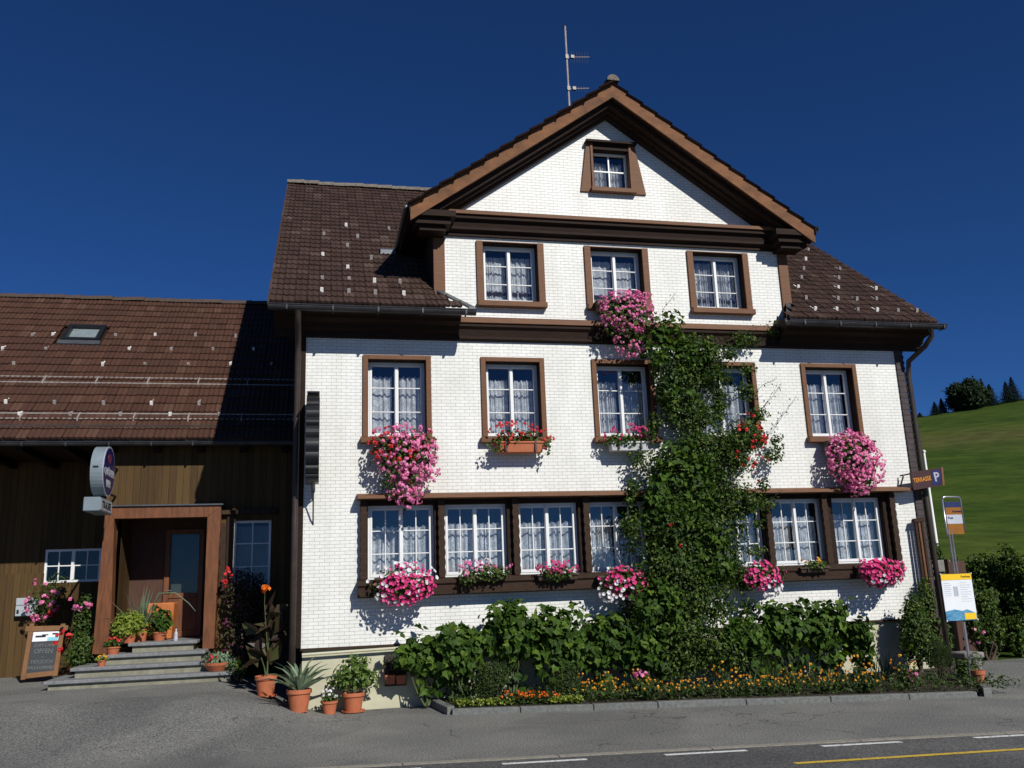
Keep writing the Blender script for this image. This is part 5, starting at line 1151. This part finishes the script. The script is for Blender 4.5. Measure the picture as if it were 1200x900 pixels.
for i, (px, py, lab) in enumerate(((905, 800, "tuft of strap leaves behind the middle marigolds"), (1035, 790, "tuft of long grassy leaves beside the bare plinth"))):
    p = W(px, py, -1.4 if i == 0 else -1.2); T_ = thing("strap_leaf_plant", lab, "plant", (p.x, p.y, .08)); mb = MB(); n = 60; rg = np.random.default_rng(80 + i)
    c = np.stack([p.x + rg.normal(0, .10, n), p.y + rg.normal(0, .06, n), np.full(n, .08)], 1)
    leaves(mb, rg, c, rg.normal(0, 1, (n, 3)) + np.array([0, -1, .0]), rg.uniform(.35, .6, n), 'strap', 0, .3, tdir=np.stack([rg.normal(0, .5, n), rg.normal(0, .3, n), np.ones(n) * 1.2], 1)); mb.build("leaves", 'leafgeran', T_)

# ================================================================== POTS
def pot(parent, x, y, z, r, h, m='terra', saucer=False, label=None):
    o = MB().lathe([(r * .70, 0), (r * .93, h * .80), (r * 1.0, h * .80), (r * 1.04, h * .82), (r * 1.04, h), (r * .92, h), (r * .90, h * .86), (r * .1, h * .86)], (x, y, z), 28).build("pot", m, parent, smooth=False)
    o.modifiers.new("bevel", 'BEVEL').width = .004
    if saucer: MB().lathe([(r * .8, .0), (r * 1.05, .015), (r * 1.08, .04), (r * .9, .03)], (x, y, z - .001), 24).build("saucer", m, parent)
    MB().lathe([(r * .90, 0), (r * .5, .012), (.01, .015)], (x, y, z + h * .87), 20).build("soil", 'soil', parent)
    return o
def gpos(px, py, Y): p = W(px, py, Y); return p.x, Y, rise(p.x, Y)
# agave
x, y, z = gpos(350, 840, -.45); T_ = thing("agave", "grey green agave in a terracotta pot in front of the downpipe", "potted plant", (x, y, z)); pot(T_, x, y, z, .185, .33)
mb = MB(); ra = random.Random(6)
for i in range(22):
    an = i * 2.4; el = math.radians(84 - i * 2.6 + ra.uniform(-5, 5)); L = ra.uniform(.54, .68) * (.85 + .2 * i / 22); w = .045
    d = Vector((math.cos(an), math.sin(an), 0)); sd_ = Vector((-math.sin(an), math.cos(an), 0)); o = Vector((x, y, z + .30)) + d * .03; vs = []
    for t in (0, .25, .5, .75, 1.0):
        e = el - t * t * .35; pnt = o + d * (math.cos(e) * L * t) + Vector((0, 0, math.sin(e) * L * t)); ww = w * (1 - t) ** .6 * (1 if t else .8) + .002; nn = (Vector((0, 0, 1)) * math.cos(e) - d * math.sin(e)) * .35 * ww
        vs += [pnt - sd_ * ww + nn, pnt - nn * .6, pnt + sd_ * ww + nn, pnt - nn * 1.6]
    fs = []
    for k in range(4): a = k * 4; fs += [(a, a + 1, a + 5, a + 4), (a + 1, a + 2, a + 6, a + 5), (a + 2, a + 3, a + 7, a + 6), (a + 3, a, a + 4, a + 7)]
    mb.add(vs, fs)
mb.build("leaves", 'agave', T_)
# small pot with white flowers
x, y, z = gpos(386, 837, -.30); T_ = thing("flower_pot", "smallest terracotta pot with white flowers between the agave and the shrub", "potted plant", (x, y, z)); pot(T_, x, y, z, .125, .20)
foliage("leaves", 'leafgeran', T_, [(x, y, z + .24, .15, .12, .09)], 260, .05, 'oval', 91, shell=.2); flowers("blossoms", 'whitep', T_, [(x, y - .02, z + .31, .14, .1, .06)], 12, r=.02, psize=.026, seed=92)
# potted shrub
x, y, z = gpos(414, 834, -.22); T_ = thing("potted_shrub", "glossy green shrub in a terracotta pot against the cream plinth", "potted plant", (x, y, z)); pot(T_, x, y, z, .17, .30, saucer=True)
foliage("leaves", 'leafpot', T_, [(x, y, z + .56, .36, .22, .24), (x + .06, y, z + .72, .22, .18, .18), (x + .22, y - .03, z + .52, .2, .15, .15), (x - .2, y, z + .48, .2, .15, .14)], 620, .085, 'oval', 93, shell=.3, droop=.3, ymax=-.02)
stems("stem", 'bark', T_, (x, y, z + .25), [(x - .2, y, z + .6), (x + .22, y, z + .6), (x, y, z + .8), (x + .1, y - .1, z + .7), (x - .08, y + .08, z + .7)], .012, 94)
# canna pot in the shade
Yc = .35; p = W(311, 820, Yc); x, y, z = p.x, Yc, rise(p.x, Yc); T_ = thing("potted_canna", "tall dark leaved canna with an orange bloom in a terracotta pot by the steps", "potted plant", (x, y, z)); pot(T_, x, y, z, .17, .33, saucer=True)
zt = W(305, 690, Yc).z; stems("stem", 'stem', T_, (x, y, z + .28), [(x - .05, y, zt - .05), (x + .05, y, zt - .6), (x - .16, y, zt - .8)], .013, 95, .03)
mb = MB(); rg = np.random.default_rng(96); n = 26; hh = rg.uniform(.45, 1.35, n)
leaves(mb, rg, np.stack([x + rg.normal(0, .07, n), y + rg.normal(0, .05, n), z + hh], 1), np.tile([0, -.6, .4], (n, 1)), rg.uniform(.26, .42, n), 'oval', -.2, .5, tdir=np.stack([rg.normal(0, 1, n), rg.normal(0, .5, n), rg.uniform(.1, 1.0, n)], 1)); mb.build("leaves", 'leafdark', T_)
flowers("bloom", 'orangep', T_, [(x - .05, y, zt, .05, .05, .05)], 6, r=.03, psize=.05, seed=97, front=False)
# shaded flowering bush by the porch
Yb = 2.62; p = W(285, 780, Yb); T_ = thing("fuchsia_bush", "large shaded bush with shade-darkened pink flowers between the porch and the canna", "bush", (p.x, Yb, .42))
bl = [(W(287, 700, Yb).x, Yb, W(287, 700, Yb).z, .42, .3, .55), (W(285, 745, Yb).x, Yb, W(285, 745, Yb).z, .40, .3, .5)]
foliage("leaves", 'leafdark', T_, bl, 2600, .07, 'oval', 98, shell=.3); flowers("blossoms", simple('shade_dulled_petals', (.12, .02, .06), None, .8), T_, bl, 60, r=.025, psize=.03, seed=99)  # pink petals darkened in their colour to stand in for house shade
flowers("red_blossoms", 'red', T_, [(W(267, 672, Yb).x, Yb - .1, W(267, 676, Yb).z, .08, .1, .16)], 12, r=.03, psize=.035, seed=101)
stems("stem", 'bark', T_, (p.x, Yb, .4), [b[:3] for b in bl], .03, 3)
# succulents on the steps end
p = W(254, 778, 1.85); T_ = thing("succulent_bowl", "bowl of grey green succulents at the end of the stone steps", "potted plant", (p.x, 1.9, .58)); MB().lathe([(.14, 0), (.22, .10), (.23, .14), (.19, .14), (.02, .12)], (p.x, 1.85, .585), 20).build("bowl", 'terra', T_)
foliage("leaves", 'agave', T_, [(p.x, 1.82, .78, .26, .18, .13), (p.x + .2, 1.8, .74, .14, .12, .1)], 330, .075, 'oval', 102, shell=.3, droop=-.3)
flowers("reddish_tips", 'red', T_, [(p.x - .1, 1.8, .82, .16, .12, .08)], 8, r=.02, psize=.02, seed=103)
small_bush("potted_bush", "small light green bush in the shade beside the succulent bowl", "potted plant", 279, 792, 768, 12, 1.5, 'leafgeran', 420, .05, seed=104, z0=.42)
# plants in the porch
p = W(150, 748, 2.62); T_ = thing("potted_bush", "bright yellow green bush in a pot on the top porch step", "potted plant", (p.x, 2.7, 1.09)); pot(T_, p.x, 2.72, 1.09, .13, .18)
foliage("leaves", 'leafyellow', T_, [(p.x, 2.68, 1.43, .30, .2, .24), (p.x - .1, 2.66, 1.36, .22, .18, .2)], 1300, .05, 'round', 105, shell=.3, jitter=.5)
p = W(163, 745, 2.95); T_ = thing("strap_leaf_plant", "tall grey green strap leaved plant behind the bright bush in the porch", "potted plant", (p.x, 3.1, 1.09)); pot(T_, p.x, 3.1, 1.09, .13, .22)
mb = MB(); n = 46; rg = np.random.default_rng(106); leaves(mb, rg, np.stack([p.x + rg.normal(0, .04, n), 3.1 + rg.normal(0, .04, n), np.full(n, 1.28)], 1), rg.normal(0, 1, (n, 3)) + np.array([0, -1.2, 0]), rg.uniform(.5, .95, n), 'strap', 0, .3, tdir=np.stack([rg.normal(.0, .18, n), rg.normal(0, .12, n), np.ones(n) * 1.8], 1)); mb.build("leaves", 'agave', T_)
arch = [(p.x + .1, 3.0, 1.5), (p.x + .3, 2.98, 1.95), (p.x + .6, 2.95, 1.95), (p.x + .85, 2.93, 1.75), (p.x + .98, 2.9, 1.6)]; MB().tube(arch, [.012, .011, .01, .008, .004], 6).build("arching_leaf", 'agave', T_)
a, b = W(172, 704, 3.5), W(203, 746, 3.5)
T_ = thing("orange_planter", "square orange glazed planter standing on the porch landing", "planter", ((a.x + b.x) / 2, 3.6, 1.085)); MB().hexa([(a.x + .04, 3.5, 1.088), (b.x - .04, 3.5, 1.088), (b.x - .04, 3.9, 1.088), (a.x + .04, 3.9, 1.088), (a.x, 3.46, a.z - .05), (b.x, 3.46, a.z - .05), (b.x, 3.94, a.z - .05), (a.x, 3.94, a.z - .05)]).build("planter", 'orange', T_, bevel=.02)
p = W(187, 742, 3.1); T_ = thing("potted_plant", "dark leafy plant standing in front of the orange planter", "potted plant", (p.x, 3.1, 1.09)); pot(T_, p.x, 3.1, 1.09, .13, .16)
foliage("leaves", 'leafvine', T_, [(p.x, 3.08, 1.45, .24, .16, .26)], 150, .14, 'oval', 107, shell=.2, droop=.4); stems("stem", 'stem', T_, (p.x, 3.1, 1.22), [(p.x - .1, 3.1, 1.6), (p.x + .1, 3.1, 1.6)], .01, 5)
p = W(206, 748, 2.65); T_ = thing("bottle", "small pale bottle standing alone on the top porch step", "bottle", (p.x, 2.7, 1.09)); MB().lathe([(.035, 0), (.037, .10), (.03, .14), (.013, .17), (.013, .22)], (p.x, 2.65, 1.09), 14).build("glass", 'signwhite', T_, smooth=True); MB().lathe([(.015, .22), (.015, .24)], (p.x, 2.65, 1.09), 10).build("cap", 'black', T_)
p = W(135, 757, 2.5); T_ = thing("flower_pot", "small terracotta pot of red flowers on the step edge by the portal post", "potted plant", (p.x, 2.35, .92)); pot(T_, p.x, 2.35, .92, .12, .13)
foliage("leaves", 'leafgeran', T_, [(p.x, 2.33, 1.1, .15, .12, .1)], 150, .045, 'round', 108); flowers("blossoms", 'red', T_, [(p.x, 2.32, 1.14, .12, .1, .06)], 10, r=.022, psize=.026, seed=109)
p = W(119, 774, 2.0); T_ = thing("flower_pot", "little pot of yellow and white flowers on the third step down", "potted plant", (p.x, 2.02, .75)); pot(T_, p.x, 2.02, .75, .075, .10)
foliage("leaves", 'leafyellow', T_, [(p.x, 2.0, .88, .1, .08, .05)], 90, .035, 'round', 110); flowers("blossoms", 'gold', T_, [(p.x, 2.0, .90, .08, .06, .04)], 8, r=.016, psize=.02, seed=111)
# plants along the deeper wall
def wall_bush(name, label, cat, Y, bl, n, size, m, fl_, seed, z0=.42):
    p = W(bl[0][0], 780, Y); T_ = thing(name, label, cat, (p.x, Y, z0)); bb = [B(a, b, rx, ry, Y, .22, 1) for a, b, rx, ry in bl]
    foliage("leaves", m, T_, bb, n, size, 'oval', seed, shell=.3)
    for i, (mm, a, b, rx, ry, k) in enumerate(fl_): flowers("blossoms", mm, T_, [B(a, b, rx, ry, Y - .15, .15)], k, r=.04, psize=.05, seed=seed + i)
    stems("stem", 'stem', T_, (p.x, Y, z0), [q[:3] for q in bb], .012, seed); return T_
wall_bush("hanging_geranium", "pink geranium hanging below the small white lattice window", "flower box", 4.75, [(55, 705, 20, 24), (68, 690, 14, 20)], 700, .06, 'leafgeran', [('pink', 50, 702, 18, 22, 20), ('red', 56, 712, 10, 8, 4), ('pink', 52, 690, 14, 8, 6)], 120, z0=1.2)
wall_bush("tall_garden_plant", "tall loose plant with pale pink blooms against the dark wall by the portal", "plant", 3.2, [(97, 735, 12, 34), (90, 760, 12, 20), (100, 710, 8, 14)], 1100, .055, 'leafgeran', [('pink', 93, 706, 12, 7, 7)], 124)
wall_bush("red_geranium", "bushy red geranium standing beside the chalkboard", "plant", 2.6, [(92, 768, 15, 15), (98, 755, 10, 14)], 900, .055, 'leafgeran', [('red', 71, 752, 6, 8, 5), ('red', 79, 743, 4, 4, 2)], 128)
# cellar niche with planters
a, b = W(451, 768, -.01), W(476, 803, -.01)
NC = MB().box(a.x, b.x, -.02, .025, b.z, a.z).build("cellar_opening", 'room', H)
for i, (px, lab) in enumerate(((457, "red clay planter fixed in the cellar opening nearest the potted shrub"), (470, "red clay planter in the cellar opening half under the vines"))):
    p = W(px, 800, -.12); T_ = thing("clay_planter", lab, "planter", (p.x, -.1, p.z)); MB().hexa([(p.x - .07, -.16, p.z - .02), (p.x + .07, -.16, p.z - .02), (p.x + .07, -.04, p.z - .02), (p.x - .07, -.04, p.z - .02), (p.x - .085, -.18, p.z + .12), (p.x + .085, -.18, p.z + .12), (p.x + .085, -.03, p.z + .12), (p.x - .085, -.03, p.z + .12)]).build("planter", 'terra', T_, bevel=.006)
    foliage("leaves", 'leafdark', T_, [(p.x, -.12, p.z + .26, .12, .08, .15)], 120, .05, 'oval', 130 + i, ymax=-.03)
# terracotta pipe pot by the bus stop
x, y = 10.12, -2.55; p = W(1150, 812, -2.55); x = p.x
T_ = thing("tall_clay_pot", "tall narrow terracotta pot at the far end of the kerb", "pot", (x, y, 0)); MB().lathe([(.075, 0), (.085, .24), (.10, .25), (.10, .31), (.08, .31), (.075, .26)], (x, y, 0), 22).build("pot", 'terra', T_)
foliage("leaves", 'leafgeran', T_, [(x - .02, y, .44, .14, .1, .14)], 160, .07, 'blade', 133, droop=-.8)

# ================================================================== BUSHES AND TREES
def big_bush(label, px, base, top, half, Y, m, n, size, seed, name="garden_bush", z0=0, fl_=None):
    p = W(px, base, Y); zt = W(px, top, Y).z; k = (Y + 15) / F_PX; R = half * k; hz = zt - z0
    T_ = thing(name, label, "bush", (p.x, Y, z0)); rr = random.Random(seed)
    bl = [(p.x + rr.uniform(-.7, .7) * R, Y + rr.uniform(-.5, .5) * R * .8, z0 + hz * rr.uniform(.08, .84), R * rr.uniform(.28, .5), R * .4, hz * rr.uniform(.13, .24)) for _ in range(24)]
    foliage("leaves", m, T_, bl, int(n * 1.6), size * 1.25, 'oval', seed, shell=.3, gap=.1, jitter=.7)
    stems("branch", 'bark', T_, (p.x, Y, z0 - .05), [b[:3] for b in bl], .03, seed, .15)
    if fl_: flowers("blossoms", fl_[0], T_, [B(*fl_[1:5], Y - R * .7, .2)], fl_[5], r=.03, psize=.04, seed=seed)
    return T_
big_bush("dark green bush at the roadside edge behind the clay pot", 1160, 775, 690, 24, 1.6, 'leafgeran', 5200, .06, 141, fl_=('pink', 1144, 745, 8, 8, 3))
big_bush("tall spreading bush on the meadow side of the drive", 1178, 770, 645, 40, 3.4, 'leafgeran', 9000, .075, 142)
big_bush("dense bush reaching furthest out along the drive", 1222, 770, 632, 34, 2.6, 'leafrose', 7500, .075, 143)
big_bush("low bush hugging the edge of the drive below the tallest bushes", 1200, 776, 715, 22, 1.9, 'leafrose', 5000, .055, 147)
big_bush("bright bush just behind the reddish brown panel", 1128, 720, 648, 16, 4.5, 'leafgeran', 2400, .08, 144)
big_bush("round green bush growing over the concrete planter wall", 1095, 680, 632, 15, 2.9, 'leafgeran', 2200, .06, 145, z0=.8)
big_bush("low bush closing the gap between the planter wall and the panel", 1104, 770, 700, 16, 1.2, 'leafrose', 2600, .06, 146)
def far_tree(kind, px, base, top, half, Y, seed, label, name):
    p = W(px, (base + top) / 2, Y); gz_ = W(px, base, Y).z; zt = W(px, top, Y).z; k = (Y + 15) / F_PX; R = half * k; h = zt - gz_; zg = gz_ - 1.0
    T_ = thing(name, label, "tree", (p.x, Y, zg)); rr = random.Random(seed)
    MB().tube([(p.x, Y, zg), (p.x + .1, Y, zg + h * .4), (p.x, Y, zg + h * (.95 if kind == 'fir' else .7))], [.035 * h, .022 * h, .004 * h], 8).build("trunk", 'bark', T_)
    if kind == 'fir':
        rg = np.random.default_rng(seed); n = 8000; t = rg.uniform(0, 1, n) ** .8; an = rg.uniform(0, 6.283, n); layer = np.floor(t * 15) / 15; fr_ = (t * 15) % 1
        r = 1.8 * R * (1 - t) ** .95 * (1.05 - .6 * fr_) * rg.uniform(.2, 1.15, n) * (1 + .3 * np.sin(an * 5 + layer * 40)) + .03
        c = np.stack([p.x + np.cos(an) * r, Y + np.sin(an) * r, zg + h * .08 + t * h * .98], 1)
        mb = MB(); leaves(mb, rg, c, np.tile([0, 0, 1.0], (n, 1)), rg.uniform(.3, .7, n) * (.35 + h / 40) * (1.15 - .8 * t), 'oval', .5, .5, tdir=np.stack([np.cos(an), np.sin(an), np.zeros(n)], 1)); mb.build("crown", 'hill_fir', T_)
    else:
        bl = []
        for _ in range(34):
            a_, e_ = rr.uniform(0, 6.283), rr.uniform(-.6, 1.4); q = rr.uniform(.3, .8)
            bl.append((p.x + math.cos(a_) * math.cos(e_) * R * q * 1.1, Y + math.sin(a_) * math.cos(e_) * R * q, zg + h * .52 + math.sin(e_) * h * .40 * q, R * rr.uniform(.18, .34), R * .3, h * rr.uniform(.10, .17)))
        foliage("crown", 'hill_tree', T_, bl, 15000, .62, 'oval', seed, shell=.2, jitter=.9)
        stems("branch", 'bark', T_, (p.x, Y, zg + h * .2), [b[:3] for b in bl[:10]], .15, seed, .3)
Yh = 138
far_tree('oak', 1133, 492, 435.5, 34, Yh, 151, "large round broadleaf tree on the crest of the hill", "broadleaf_tree")
far_tree('fir', 1096, 494, 467, 8, Yh, 152, "small fir at the outer edge of the big round tree", "fir_tree")
far_tree('fir', 1104, 492, 463, 7, Yh + 4, 153, "thin fir touching the big round tree on the hill", "fir_tree")
far_tree('fir', 1152, 486, 441, 9, Yh + 3, 154, "slim tall fir rising behind the big round tree", "fir_tree")
far_tree('fir', 1161, 484, 447, 11, Yh, 155, "fir with a bent tip between the round tree and the pair of firs", "fir_tree")
far_tree('fir', 1180, 481, 444, 10, Yh, 156, "inner one of the two tall firs standing apart", "fir_tree")
far_tree('fir', 1187, 480, 439, 11, Yh, 157, "outer and tallest fir on the hill crest", "fir_tree")
far_tree('fir', 1071, 497, 477, 5, Yh, 158, "small fir just showing beside the house corner", "fir_tree")
far_tree('fir', 1078, 496, 479, 7, Yh, 159, "low bushy fir nearest the house corner on the skyline", "fir_tree")
